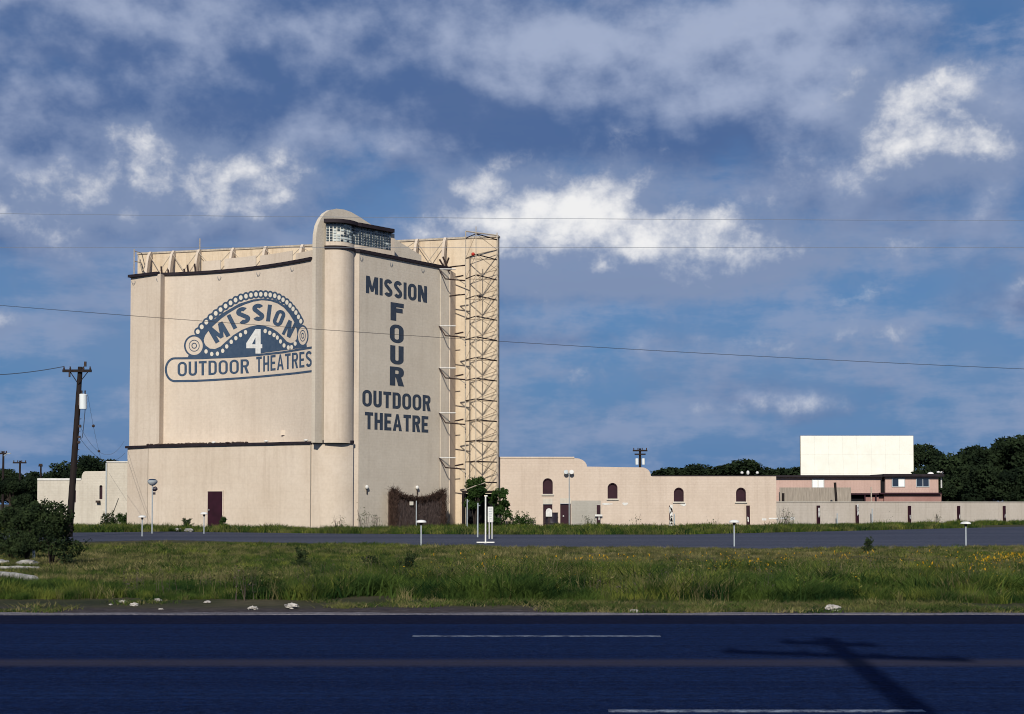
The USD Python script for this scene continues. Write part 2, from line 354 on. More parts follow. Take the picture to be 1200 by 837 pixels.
def asphalt(name, c1, c2, c3, sc=(0.05, 1.3, 1), band=False):
    """Worn tarmac: lengthwise wheel streaks, patches, coarse aggregate; band adds the worn centre line's faded paint and dust."""
    n = {'g': ('geometry', {}), 'm': ('mapping', {'scale': sc}), 't1': ('noise_texture', {'scale': 1.0, 'detail': 6, 'roughness': 0.6}), 't2m': ('mapping', {'scale': (7.0, 9.0, 1)}), 't2': ('noise_texture', {'scale': 1.0, 'detail': 9, 'roughness': 0.85}), 't3': ('noise_texture', {'scale': 22.0, 'detail': 5, 'roughness': 0.8}),
         'sm': ('mapping', {'scale': (0.02, 7.0, 1)}), 't4': ('noise_texture', {'scale': 1.0, 'detail': 4, 'roughness': 0.7}),
         'r1': ('rgb_ramp', {'ramp': [(0.3, c2), (0.7, c1)]}), 'r2': ('rgb_ramp', {'ramp': [(0.36, (.30, .32, .38)), (0.64, (1.75, 1.72, 1.62))]}), 'r3': ('rgb_ramp', {'ramp': [(0.50, (0, 0, 0)), (0.70, (1, 1, 1))]}), 'r4': ('rgb_ramp', {'ramp': [(0.35, (.68, .70, .72)), (0.65, (1.28, 1.26, 1.22))]}),
         'm1': ('mix_color', {'blend_type': 'multiply', 'fac': 1.0, 'use_clamp': False}), 'm2': ('mix_color', {'b': c3}), 'm4': ('mix_color', {'blend_type': 'multiply', 'fac': 1.0, 'use_clamp': False}), 'b': ('bump', {'strength': 0.6, 'distance': 0.012}),
         'p': ('principled_bsdf', {'roughness': 0.95, 'specular_ior_level': 0.03})}
    l = [('g.position', 'm.vector'), ('m.vector', 't1.vector'), ('g.position', 't2m.vector'), ('t2m.vector', 't2.vector'), ('g.position', 't3.vector'), ('g.position', 'sm.vector'), ('sm.vector', 't4.vector'), ('t1.fac', 'r1.fac'), ('t2.fac', 'r2.fac'), ('t3.fac', 'r3.fac'), ('t4.fac', 'r4.fac'),
         ('r1.color', 'm1.a'), ('r2.color', 'm1.b'), ('m1.result', 'm4.a'), ('r4.color', 'm4.b'), ('m4.result', 'm2.a'), ('r3.color', 'm2.fac'), ('t3.fac', 'b.height'), ('b.normal', 'p.normal')]
    out = 'm2.result'
    if band:
        n['x'] = ('separate_xyz', {}); l.append(('g.position', 'x.vector'))
        n['e'] = ('math', {'math_type': 'multiply_add', 'value2': 0.5}); l += [('t2.fac', 'e.value1'), ('x.y', 'e.value3')]
        n['c'] = ('math', {'math_type': 'subtract', 'value2': 14.62}); l.append(('e.value', 'c.value1'))
        n['a'] = ('math', {'math_type': 'absolute'}); l.append(('c.value', 'a.value1'))
        n['f'] = ('map_range', {'range_type': 'smoothstep', 'from_min': 0.10, 'from_max': 0.50, 'to_min': 0.62, 'to_max': 0.0, 'clamp': True}); l.append(('a.value', 'f.value'))
        n['bc'] = ('mix_color', {'b': (.036, .033, .046)}); l += [('f.result', 'bc.fac'), (out, 'bc.a')]; out = 'bc.result'
    l.append((out, 'p.base_color'))
    return usdkit.material(stage, '/World/Looks/' + name, n, l, surface='p.BSDF')


M['asphalt'] = asphalt('highway_asphalt', (.0042, .0130, .052), (.0018, .0068, .034), (.014, .026, .070), band=True)
M['asphalt_new'] = asphalt('dark_asphalt_strip', (.0045, .0068, .024), (.003, .0046, .018), (.010, .013, .034))
M['drive'] = asphalt('drive_asphalt', (.060, .068, .100), (.030, .037, .064), (.10, .10, .115), (0.03, 0.30, 1))
M['edge'] = asphalt('dusty_edge', (.17, .16, .18), (.045, .047, .07), (.26, .24, .25), (0.5, 4.0, 1))


def line_mat():
    n = {'g': ('geometry', {}), 't': ('noise_texture', {'scale': 7.0, 'detail': 8, 'roughness': 0.75}), 'r': ('rgb_ramp', {'ramp': [(0.40, (.012, .02, .05)), (0.66, (.20, .235, .30))]}), 'p': ('principled_bsdf', {'roughness': 0.7, 'specular_ior_level': 0.2})}
    return usdkit.material(stage, '/World/Looks/worn_road_paint', n, [('g.position', 't.vector'), ('t.fac', 'r.fac'), ('r.color', 'p.base_color')], surface='p.BSDF')


M['roadpaint'] = line_mat()


def ground_mat():
    n = {'g': ('geometry', {}), 'x': ('separate_xyz', {}), 't1': ('noise_texture', {'scale': 0.35, 'detail': 7, 'roughness': 0.65}), 't2': ('noise_texture', {'scale': 6.0, 'detail': 7, 'roughness': 0.75}),
         'r1': ('rgb_ramp', {'ramp': [(0.3, (.022, .028, .014)), (0.5, (.045, .045, .022)), (0.7, (.085, .072, .045))]}), 'r2': ('rgb_ramp', {'ramp': [(0.3, (.6, .6, .6)), (0.7, (1.25, 1.25, 1.25))]}),
         'm1': ('mix_color', {'blend_type': 'multiply', 'fac': 0.8}),
         'e': ('math', {'math_type': 'multiply_add', 'value2': 2.4}), 'em': ('map_range', {'range_type': 'smoothstep', 'from_min': 22.9, 'from_max': 24.2, 'to_min': 1.0, 'to_max': 0.0, 'clamp': True}),
         'r3': ('rgb_ramp', {'ramp': [(0.35, (.028, .022, .026)), (0.60, (.060, .050, .050)), (0.72, (.12, .11, .11))]}), 'm2': ('mix_color', {}),
         'b': ('bump', {'strength': 0.8, 'distance': 0.05}), 'p': ('principled_bsdf', {'roughness': 0.95, 'specular_ior_level': 0.1})}
    l = [('g.position', 'x.vector'), ('g.position', 't1.vector'), ('g.position', 't2.vector'), ('t1.fac', 'r1.fac'), ('t2.fac', 'r2.fac'), ('r1.color', 'm1.a'), ('r2.color', 'm1.b'),
         ('t1.fac', 'e.value1'), ('x.y', 'e.value3'), ('e.value', 'em.value'), ('em.result', 'm2.fac'), ('m1.result', 'm2.a'), ('t2.fac', 'r3.fac'), ('r3.color', 'm2.b'), ('m2.result', 'p.base_color'), ('t2.fac', 'b.height'), ('b.normal', 'p.normal')]
    return usdkit.material(stage, '/World/Looks/verge_ground', n, l, surface='p.BSDF')


M['ground'] = ground_mat()

# ------------------------------------------------------------------ terrain, roads
GZ = -0.30


def gz(x, y):
    x, y = np.asarray(x, float), np.asarray(y, float)
    t = np.clip((y - 23) / 22, 0, 1); base = -0.03 + (GZ + 0.03) * t * t * (3 - 2 * t)
    bump = 0.10 * (meshkit.fbm(np.stack([x * 0.22, y * 0.22, 0 * x], -1), 3, 5) - 0.5)
    return base + np.where(y > 21.5, np.clip((y - 21.5) / 4, 0, 1) * np.clip((62 - y) / 8, 0, 1), 0) * bump - np.where(y < 20.9, 0.05, 0)


def gp(u, v, z=GZ):
    """The ground point behind a picture position on level z."""
    c, s = math.cos(PITCH), math.sin(PITCH); k = (V0 - v) / F; dy, dz = c - k * s, s + k * c
    t = (z - EYE) / dz; return (u - 600) / F * t, dy * t


xs = np.concatenate([np.linspace(-2500, -200, 14), np.linspace(-160, -45, 12), np.linspace(-40, 40, 161), np.linspace(45, 160, 12), np.linspace(200, 2500, 14)])
ys = np.concatenate([np.linspace(-400, 0, 8), [10, 18, 20.9, 20.95], np.linspace(21.5, 64, 100), np.linspace(66, 160, 30), np.linspace(200, 3000, 14)])
gx, gy = np.meshgrid(xs, ys); V = np.column_stack([gx.ravel(), gy.ravel(), gz(gx, gy).ravel()])
nx = len(xs); ii = (np.arange(len(ys) - 1)[:, None] * nx + np.arange(nx - 1)).ravel()
obj('ground', (V, np.column_stack([ii, ii + 1, ii + 1 + nx, ii + nx])), M['ground'], smooth=True, kind='structure', label='weedy verge and open field around the drive-in theatre')

obj('highway', bx(-600, 600, -9, 20.55, -0.5, 0.0), M['asphalt'], kind='structure', label='dark blue-grey asphalt highway across the foreground')
obj('road_shoulder', bx(-600, 600, 18.95, 20.55, 0.0, 0.004), M['asphalt_new'], kind='structure', label='darker strip of asphalt along the far edge of the highway')
# the pale crumbling edge of the paving
ex = np.arange(-30, 30.01, 0.25)
e0 = 20.42 + 0.05 * (meshkit.fbm(np.stack([ex * 0.9, ex * 0, ex * 0], -1), 4, 3) - .5)
e1 = 20.80 + 0.30 * (meshkit.fbm(np.stack([ex * 1.2, ex * 0 + 4, ex * 0], -1), 4, 9) - .5)
obj('road_edge', prism(Polygon(np.vstack([np.column_stack([ex, e0]), np.column_stack([ex, e1])[::-1]])), -0.1, 0.010), M['edge'], kind='structure', label='pale dusty crumbling edge of the highway paving')
for (u0, u1, v, w, lab) in ((484, 773, 745.6, 0.10, 'thin worn lane line beyond the highway centre strip'), (712, 1080, 833.5, 0.11, 'broken lane line on the near side of the highway')):
    y = gp(600, v, 0)[1]; xa, xb = (u0 - 600) / F * y, (u1 - 600) / F * y
    k = 0
    for sgn in range(-3, 4):
        a, b = xa + sgn * 7.6, xb + sgn * 7.6
        if sgn: continue
        obj('lane_marking', bx(a, b, y - w / 2, y + w / 2, 0.0, 0.004), M['roadpaint'], kind='structure', label=lab)

low = [gp(u, v) for u, v in ((-400, 637), (0, 637), (200, 633), (400, 638), (600, 642), (800, 643), (1000, 643), (1200, 641), (1600, 640))]
top = [gp(u, v) for u, v in ((-400, 625), (0, 625.5), (200, 623.5), (400, 626), (600, 627), (800, 627), (1000, 622.5), (1200, 617.5), (1600, 613))]
obj('theatre_drive', prism(Polygon(low + top[::-1]).buffer(1.0).buffer(-1.0), GZ - 0.2, GZ + 0.02), M['drive'], kind='structure', label='grey asphalt drive in front of the theatre walls')

# ------------------------------------------------------------------ the screen tower
tower = thing('screen_tower', 'tall cream drive-in screen tower with curved painted front, fin and glass block bay', 'screen tower')
ZT, ZR, ZM, ZB = 18.81, 19.32, 5.79, GZ - 0.3

us = np.array([151.2, 186.7, 207, 237.5, 255.7, 286, 314.6, 335, 351, 363.4]); Ds = 28690 / np.array([266, 268.6, 269.2, 270.7, 272.1, 275.1, 278.2, 281.8, 284.9, 286.9])
cf = np.polyfit(us[1:] - 270, Ds[1:], 3)
uu = np.linspace(187, 372, 48); DD = np.polyval(cf, uu - 270)
UPPER = np.column_stack([(uu - 600) / F * DD, DD])          # the concave wall, left to right
PIL0, PIL1 = np.array([-29.05, 107.85]), np.array([-26.35, 106.10])
LOW0, LOWB, LOW1 = np.array([-29.10, 107.6]), np.array([-27.10, 105.95]), np.array([-13.95, 99.35])
P0, P1 = np.array([-13.02, 98.35]), np.array([-11.12, 99.40])
S0, S1 = np.array([-11.10, 99.62]), np.array([-10.76, 99.72])
P3 = np.array([-4.83, 107.2])
FA = np.array([-13.60, 98.0]); FD = np.array([.622, .783]); FN = np.array([.783, -.622])


def arc(a, b, bulge, n=18):
    a, b = np.array(a), np.array(b); t = np.linspace(0, 1, n); d = (b - a) / np.linalg.norm(b - a); nn = np.array([d[1], -d[0]])
    return a + np.outer(t, b - a) + np.outer(4 * t * (1 - t) * bulge, nn)


COL = arc(P0, P1, 0.55)
PED = arc(LOW1 + [0.05, -0.35], P1 + [0.02, -0.12], 0.50)

obj('upper_wall', prism(offset_strip(UPPER, 0, -0.35), ZM, ZT), M['cream'], tower, smooth=30, label='concave upper front wall carrying the painted emblem')
obj('corner_pilaster', prism(Polygon([PIL0, PIL1, PIL1 + [0.25, 1.1], PIL0 + [0.7, 2.2]]), ZM, ZT), M['cream_plain'], tower)
obj('lower_wall', prism(Polygon([LOWB, LOW1, LOW1 + [0.6, 3.0], LOWB + [1.4, 3.6]]), ZB, ZM), M['cream_plain'], tower)
obj('lower_pilaster', prism(Polygon([LOW0, LOWB + [-.04, .03], LOWB + [1.3, 3.6], LOW0 + [1.2, 2.6]]), ZB, ZM), M['cream_plain'], tower)
# the curved column on its base, the thin lit strip beside it and the flat side wall
back = [P3 + [-6.0, -5.0], P0 + [1.2, 2.0]]
obj('curved_column', prism(Polygon(np.vstack([COL, [P1 + [0.1, 1.2], P0 + [0.8, 1.6]]])), ZM, ZR), M['cream_plain'], tower, smooth=30)
obj('column_base', prism(Polygon(np.vstack([PED, [P1 + [0.12, 1.1], LOW1 + [0.8, 1.6]]])), ZB, ZM), M['cream_plain'], tower, smooth=30)
obj('edge_strip', prism(Polygon([S0, S1, S1 + [0.1, 0.4], S0 + [-0.3, .6]]), ZB, ZR), M['cream_plain'], tower)
SIDE = Plane(S1 + [0.02, 0.06], P3)
obj('side_wall', SIDE.box(0, SIDE.L, ZB, ZR, -0.4, 0), M['cream_side'], tower)
obj('side_pier', SIDE.box(SIDE.L - 0.9, SIDE.L + 0.02, ZB, ZR - 0.02, -0.5, 0.06), M['cream_side'], tower)
obj('rear_wall', prism(Polygon([P3 + [-0.1, .06], P3 + [.15, .05], [-4.2, 109.4], [-4.6, 109.4]]), ZB, ZR - 0.05), M['cream_plain'], tower)
obj('roof_deck', prism(Polygon(np.vstack([[PIL0 + [.3, .5]], UPPER[::6] + [0, .3], [P1 + [0, 1.0], P3 + [-.4, -.1], [-4.8, 108.6], [-29.6, 115.0]]])), ZT - 0.35, ZT - 0.15), M['board_grey'], tower)
obj('ledge_deck', prism(Polygon(np.vstack([[LOWB + [.05, .1]], [LOW1 + [0, .1]], UPPER[::-6] + [0, .2]])).buffer(0), ZM - .15, ZM - .004), M['board_grey'], tower)

SCR = Plane((-30.6, 115.6), (-1.08, 108.0)); Z_SCR = 21.93
obj('screen_wall', SCR.box(0, SCR.L, ZB, Z_SCR, -0.45, 0), M['screen_back'], tower, label='flat back of the large screen rising behind the roof')
obj('screen_cap', SCR.box(-.05, SCR.L + .05, Z_SCR, Z_SCR + 0.14, -0.5, 0.08), M['steel'], tower)

# dark cornices
def cornice(pl, z, h, out, name='cornice'):
    obj(name, prism(offset_strip(pl, -0.25, out), z - 0.03, z + h), M['trim'], tower)
cornice(np.vstack([[PIL0 + [-.12, -.05]], [PIL1 + [-.25, .15]]]), ZT, 0.17, 0.14)
cornice(UPPER[:46], ZT + .004, 0.17, 0.16)
cornice(np.vstack([COL + [0, 0.0]]), ZR, 0.19, 0.10)
cornice(np.vstack([[S0 + [-.02, 0]], [S1 + [.03, .0]]]), ZR + .004, 0.19, 0.14)
obj('cornice', SIDE.box(-.05, SIDE.L + .25, ZR - .03, ZR + .19, -.3, .14), M['trim'], tower)
cornice(np.vstack([[LOW0 + [-.1, .02]], [LOWB]]), ZM, 0.14, 0.12, 'ledge_trim')
cornice(np.vstack([[LOWB + [.02, 0]], [LOW1 + [-.02, 0]]]), ZM + .003, 0.14, 0.14, 'ledge_trim')
cornice(PED, ZM + .006, 0.19, 0.12, 'ledge_trim')
# rubble lying on the ledge
rb = np.random.default_rng(3)
LOWP = Plane(LOWB, LOW1)
deb = []
for i in range(150):
    s = rb.beta(1.1, 2.8) * 11; m = trimesh.creation.icosphere(1, rb.uniform(.03, .11)); m.apply_scale((rb.uniform(.8, 2), rb.uniform(.7, 1.4), rb.uniform(.5, 1))); m.apply_translation(LOWP.pt(s, ZM + .17, rb.uniform(-.25, .12))); deb.append(m)
obj('ledge_debris', deb, M['dark_steel'], tower, kind='stuff')
for u in (251, 312.5, 359):
    s, z = LOWP.hit(u, 519); m = trimesh.creation.icosphere(1, .12); m.apply_scale((1.3, .8, .7)); m.apply_translation(LOWP.pt(s, ZM + .23, .05)); obj('ledge_lamp', m, M['white'], tower, smooth=True)

# the fin
fin_pts = [(0, ZM), (0, 18.6), (0.0, 19.6), (.04, 20.3), (.18, 20.9), (.45, 21.4), (.85, 21.85), (1.35, 22.17), (1.99, 22.36), (2.7, 22.42), (3.41, 22.36), (4.2, 22.16), (5.0, 21.92), (6.0, 21.62), (7.81, 21.12), (9.64, 20.62), (10.9, 20.25), (10.9, ZM)]
fin = prism(Polygon(fin_pts), 0, 0.34); v = fin.vertices
fin = trimesh.Trimesh(np.column_stack([FA + np.outer(v[:, 0], FD) - np.outer(v[:, 2], FN), v[:, 1]]), fin.faces, process=False)
obj('fin', fin, M['cream_side'], tower, smooth=25, label='tall fin with rounded top standing behind the curved column')

# glass block bay on top of the column
bay_t = np.linspace(0.0, 1.0, 40)
b_end = np.array([-8.72, 102.05])
BAYPL = np.vstack([arc(P0 + [.05, .08], P1 + [.0, .22], 0.52, 24), np.linspace(P1 + [.30, .42], b_end, 12)])
seg = np.linalg.norm(np.diff(BAYPL, axis=0), axis=1); BL = np.concatenate([[0], np.cumsum(seg)])
bay_pos = lambda s: np.array([np.interp(s, BL, BAYPL[:, 0]), np.interp(s, BL, BAYPL[:, 1])])
Z0b, Z1b = ZR + 0.50, 21.10
obj('bay_sill_wall', prism(offset_strip(BAYPL, -0.3, 0.02), ZR + .195, Z0b), M['cream_plain'], tower, smooth=30)
endd = (BAYPL[-1] - BAYPL[-2]); endd /= np.linalg.norm(endd); endn = np.array([endd[1], -endd[0]])
obj('bay_end_wall', prism(Polygon([b_end, b_end + endd * .32, b_end + endd * .32 - endn * 2.2, b_end - endn * 2.2]), ZR + .195, Z1b), M['cream_plain'], tower)
# stub of the fin wall beyond the bay is the fin itself; dark flat roof with a brow
rf = offset_strip(BAYPL, -1.6, 0.28)
obj('bay_roof', prism(rf.buffer(0.06), Z1b + .002, Z1b + 0.26), M['trim'], tower)
bay = obj('glass_block_bay', prism(offset_strip(BAYPL, -0.25, -0.05), Z0b + .002, Z1b), M['mortar'], tower, label='curved window bay of small glass blocks under a dark brow')
ncol, nrow = 23, 7; cw = BL[-1] / ncol; rh = (Z1b - Z0b) / nrow
gb = np.random.default_rng(5)
for i in range(ncol):
    a, b = bay_pos(i * cw + .036), bay_pos((i + 1) * cw - .036); d = (b - a) / np.linalg.norm(b - a); nn = np.array([d[1], -d[0]])
    for j in range(nrow):
        if (i, j) in ((3, 3), (4, 3)): continue                 # a missing block
        z0, z1 = Z0b + j * rh + .034, Z0b + (j + 1) * rh - .034
        tl = gb.uniform(-.015, .015)
        q = Polygon([a - nn * .08, b - nn * .08, b + nn * (.01 + tl), a + nn * (.01 - tl)])
        obj('glass_block', prism(q, z0, z1), M['glassblock' if gb.uniform() > (.62 if 1 < i < 8 else .03) else 'glassbright'], bay)

# roof: curved ribs bracing the screen, cross wires, parapet panels
def rib(s, depth=2.6, zlow=ZT - .15):
    top = Z_SCR + .12
    pr = [(0.01, top), (.30, top), (.62, top - .35), (.85, top - 1.0), (1.05, top - 2.0), (1.35, zlow), (0.75, zlow), (.55, top - 1.6), (.35, top - .8), (.01, top - .35)]
    m = prism(Polygon(pr), -.10, .10); v = m.vertices
    xy = SCR.o + np.outer(s + v[:, 2], SCR.d) + np.outer(v[:, 0], SCR.n)
    return trimesh.Trimesh(np.column_stack([xy, v[:, 1]]), m.faces, process=False)
rib_u = [178, 205, 235, 275, 313, 356, 490, 523]
rs = [SCR.hit(u, 300)[0] for u in rib_u]
for s in rs: obj('screen_rib', rib(s), M['cream_plain'], tower)
rs_all = [.3] + rs[:6] + [(rs[5] + rs[6]) / 2] + rs[6:]
for a, b in zip(rs_all[:-1], rs_all[1:]):
    for p, q in ((a, b), (b, a)):
        obj('cross_brace', bar(SCR.pt(p, Z_SCR - .1, .5), SCR.pt(q, ZT, .8), .030), M['steel'], tower)
for u0, u1, dz in ((235, 256.5, .80), (261, 298, .86), (303, 341, .80), (345, 364, .55)):
    ua = np.linspace(u0, u1, 8); D = np.polyval(cf, ua - 270) + .55
    obj('roof_panel', prism(offset_strip(np.column_stack([(ua - 600) / F * D, D]), 0, -.06), ZT - .1, ZT + .22 + dz), M['cream_plain'], tower)
for u, dz in ((188, .5), (219, .55), (196, .25), (215, .25), (227.5, .6)):
    D = float(np.polyval(cf, u - 270)) + .2; X = (u - 600) / F * D
    obj('roof_pipe', bar((X, D, ZT - .1), (X - .12, D + .1, ZT + .22 + dz), .07), M['dark_steel'], tower)
X, Z = at(235, 300, SCR.pt(rs[2], 0)[1]); obj('roof_mast', bar((X, SCR.pt(rs[2], 0)[1] - .3, ZT), (X, SCR.pt(rs[2], 0)[1] - .3, Z_SCR + 1.0), .05), M['steel'], tower)
# open frame at the left end of the roof
pA, pB = SCR.pt(.4, 0, .1), SCR.pt(1.6, 0, 3.4)
for z in (ZT + .9, ZT + 2.1, ZT + 2.9): obj('end_frame_rail', bar((pA[0], pA[1], z + .3), (pB[0], pB[1], z - .15), .035), M['steel'], tower)
obj('end_frame_rail', bar((pB[0], pB[1], ZT), (pB[0], pB[1], ZT + 2.9), .05), M['steel'], tower)
for (u0, v0, u1, v1) in ((515, 304, 522, 316), (519, 301, 526, 318), (521, 316, 526, 302)):
    Y = 107.0; a, b = at(u0, v0, Y), at(u1, v1, Y); obj('roof_pipe', bar((a[0], Y, a[1]), (b[0], Y, b[1]), .07), M['dark_steel'], tower)
# hanging lamp hooks below the cornices
for u in (154, 183, 255, 301, 341):
    D = float(np.interp(u, [151, 187, 188, 255, 301, 341], [107.8, 106.2, np.polyval(cf, -82), np.polyval(cf, -15), np.polyval(cf, 31), np.polyval(cf, 71)])) - .12; X = (u - 600) / F * D
    t = np.linspace(-.4, math.pi + .4, 9); obj('cable_hook', tube(np.column_stack([X + .13 * np.cos(t), 0 * t + D, ZT - .38 - .16 * np.sin(t)]), .018, 5), M['wire_pale'], tower)
for u in (423, 458, 495):
    s, z = SIDE.hit(u, 300); t = np.linspace(-.4, math.pi + .4, 9)
    obj('cable_hook', tube([SIDE.pt(s + .13 * math.cos(k), ZR - .40 - .18 * math.sin(k), .05) for k in t], .018, 5), M['wire_pale'], tower)

# door in the lower wall
s0, zt = LOWP.hit(243.5, 576); s1, _ = LOWP.hit(261.5, 576)
door = obj('door', LOWP.box(s0 + .04, s1 - .04, ZB, zt, -.02, .02), M['maroon'], tower, label='dark maroon steel door at the foot of the curved front')
for a, b, c, d in ((s0 - .06, s0 + .03, ZB, zt + .07), (s1 - .03, s1 + .06, ZB, zt + .07)): obj('frame', LOWP.box(a, b, c, d, -.05, .06), M['cream_plain'], door)
obj('frame', LOWP.box(s0 + .031, s1 - .031, zt + .002, zt + .07, -.05, .06), M['cream_plain'], door)
m = trimesh.creation.icosphere(1, .05); m.apply_translation(LOWP.pt(s0 + .16, zt - 1.35, .06)); obj('handle', m, M['galv'], door, smooth=True)
# downspout crack line, small plates and lamps on the walls
s, z = LOWP.hit(364.5, 521); obj('drain_pipe', LOWP.box(s - .03, s + .03, ZB, ZM - .05, 0, .05), M['board_grey'], tower)
for (u, v, w, h) in ((333, 507, .5, .36),):
    D = float(np.polyval(cf, u - 270)) - .02; X, Z = at(u, v, D); obj('wall_plate', bx(X - w / 2, X + w / 2, D - .03, D + .02, Z - h / 2, Z + h / 2), M['cream_plain'], tower)
for u, v in ((428.5, 571), (487.5, 571.5)):
    s, z = SIDE.hit(u, v); m = trimesh.creation.icosphere(1, .13); m.apply_scale((1, 1, 1.2)); m.apply_translation(SIDE.pt(s, z, .12)); lp = obj('wall_lamp', m, M['white'], tower, smooth=True)
    obj('bracket', bar(SIDE.pt(s + .02, z - .1, .1), SIDE.pt(s + .12, z - .5, .02), .04), M['dark_steel'], lp)
# ladder brackets between the side wall and the mast
MY = 105.0
for v in (315.5, 382, 431.5, 484, 536.5):
    sA, zA = SIDE.hit(514, v); pa = SIDE.pt(sA, zA, .05); z = zA
    xb, zb = at(534, v, 106.2); xc, zc = at(522, v + 11.5, 105.9); xd, zd = at(545, v + 13.5, MY + .4); xe, _ = at(540, v + 6, 105.8)
    obj('bracket_rail', bar(pa, (xb, 106.2, zb), .045), M['white'], tower)
    obj('bracket_strut', bar(pa, (xc, 105.9, zc), .055), M['dark_steel'], tower)
    obj('bracket_rail', bar((xc, 105.9, zc), (xd, MY + .4, zd), .05), M['dark_steel'], tower)
    xf, zf = at(533, v + 9.5, 105.8); xg, zg = at(543, v + 7.5, 105.6)
    obj('bracket_strut', bar((xf, 105.8, zf), (xg, 105.6, zg), .06), M['dark_steel'], tower)
    obj('bracket_strut', bar((xf, 105.8, zf), (xd, MY + .4, zd - .25), .04), M['steel'], tower)


# ------------------------------------------------------------------ painted lettering
def pathb(p, t): return LineString(p).buffer(t / 2, cap_style=2, join_style=2)


def letter(ch, w, t):
    """A block capital in the box [0,w] x [0,1] with stroke t."""
    h = t / 2
    if ch == 'I': return sbox(0, 0, t, 1), t
    def ring(x0, y0, x1, y1, r):
        o = sbox(x0 + r, y0 + r, x1 - r, y1 - r).buffer(r, 12)
        return o
    if ch == 'O': return ring(0, 0, w, 1, w * .48).difference(ring(t, t * .85, w - t, 1 - t * .85, (w / 2 - t) * .95)), w
    if ch == 'D': 
        o = unary_union([ring(0, 0, w, 1, w * .46), sbox(0, 0, w * .5, 1)]); i = unary_union([ring(t, t * .85, w - t, 1 - t * .85, (w / 2 - t) * .9), sbox(t, t * .85, w * .5, 1 - t * .85)])
        return o.difference(i), w
    if ch == 'U':
        o = unary_union([ring(0, 0, w, 1, w * .46), sbox(0, .5, w, 1)]); i = unary_union([ring(t, t * .9, w - t, 1.2, (w / 2 - t) * .95), sbox(t, .5, w - t, 1.1)])
        return o.difference(i), w
    if ch == 'S':
        a = w / 2 - h; q = .25 - h * .48 + .0
        th = np.radians(np.linspace(20, 262, 20)); p1 = np.column_stack([w / 2 + a * np.cos(th), .735 + (.265 - h * .9) * np.sin(th)])
        th = np.radians(np.linspace(82, -160, 20)); p2 = np.column_stack([w / 2 + a * np.cos(th), .265 + (.265 - h * .9) * np.sin(th)])
        return LineString(np.vstack([p1[:-2], p2[2:]])).buffer(h, cap_style=2, join_style=1), w
    if ch == 'M':
        return unary_union([sbox(0, 0, t, 1), sbox(w - t, 0, w, 1), Polygon([(0, 1), (t * 1.15, 1), (w / 2 + h * .8, .12), (w / 2 - h * .8, .12)]), Polygon([(w, 1), (w - t * 1.15, 1), (w / 2 - h * .8, .12), (w / 2 + h * .8, .12)])]), w
    if ch == 'N': return unary_union([sbox(0, 0, t, 1), sbox(w - t, 0, w, 1), Polygon([(0, 1), (t * 1.2, 1), (w, 0), (w - t * 1.2, 0)])]), w
    if ch == 'F': return unary_union([sbox(0, 0, t, 1), sbox(0, 1 - t, w, 1), sbox(0, .46, w * .92, .46 + t)]), w
    if ch == 'E': return unary_union([sbox(0, 0, t, 1), sbox(0, 1 - t * .9, w, 1), sbox(0, .5 - t * .45, w * .9, .5 + t * .45), sbox(0, 0, w, t * .9)]), w
    if ch == 'T': return unary_union([sbox(w / 2 - h, 0, w / 2 + h, 1), sbox(0, 1 - t * .95, w, 1)]), w
    if ch == 'H': return unary_union([sbox(0, 0, t, 1), sbox(w - t, 0, w, 1), sbox(0, .5 - h * .9, w, .5 + h * .9)]), w
    if ch == 'A':
        o = Polygon([(0, 0), (w / 2 - h * .75, 1), (w / 2 + h * .75, 1), (w, 0), (w - t * 1.02, 0), (w / 2, 1 - t * 1.3), (t * 1.02, 0)])
        return unary_union([o, sbox(w * .22, .22, w * .78, .22 + t * .85)]), w
    if ch == 'R':
        o = unary_union([ring(0, .44, w, 1, min(.27, w * .4)), sbox(0, .44, w * .5, 1)]); i = unary_union([ring(t, .44 + t * .85, w - t, 1 - t * .85, min(.10, (w / 2 - t) * .7)), sbox(t, .44 + t * .85, w * .5, 1 - t * .85)])
        return unary_union([o.difference(i), sbox(0, 0, t, 1), Polygon([(w * .40, .5), (w * .40 + t * 1.05, .5), (w * 1.02, 0), (w * 1.02 - t * 1.1, 0)])]), w
    if ch == '4':
        return unary_union([sbox(w * .58, 0, w * .58 + t, 1), sbox(0, .22, w, .22 + t * .8), Polygon([(0, .22), (0, .22 + t), (w * .58, 1), (w * .58 + t * .6, 1), (w * .60, 1 - t * 1.6), (t * .9, .22 + t * .4)])]), w


WID = {'M': .84, 'S': .60, 'O': .64, 'N': .68, 'U': .58, 'T': .55, 'D': .58, 'R': .58, 'H': .58, 'E': .50, 'A': .66, 'F': .56, '4': .62}


def row(text, t, gap):
    out, x = [], 0.0
    for ch in text:
        g, w = letter(ch, WID.get(ch, .58), t); out.append((g, x, w)); x += w + gap
    return out, x - gap


# the side wall: flat lettering in wall coordinates
def side_row(text, u0, u1, z0, z1, t, gap):
    sa, sb = SIDE.hit(u0, 400)[0], SIDE.hit(u1, 400)[0]; ls, W = row(text, t, gap); kx = (sb - sa) / W
    for g, x, w in ls:
        obj('painted_letter', SIDE.ex(affinity.affine_transform(g, [kx, 0, 0, z1 - z0, sa + x * kx, z0]), .004, .010), M['navy_dark'], tower)


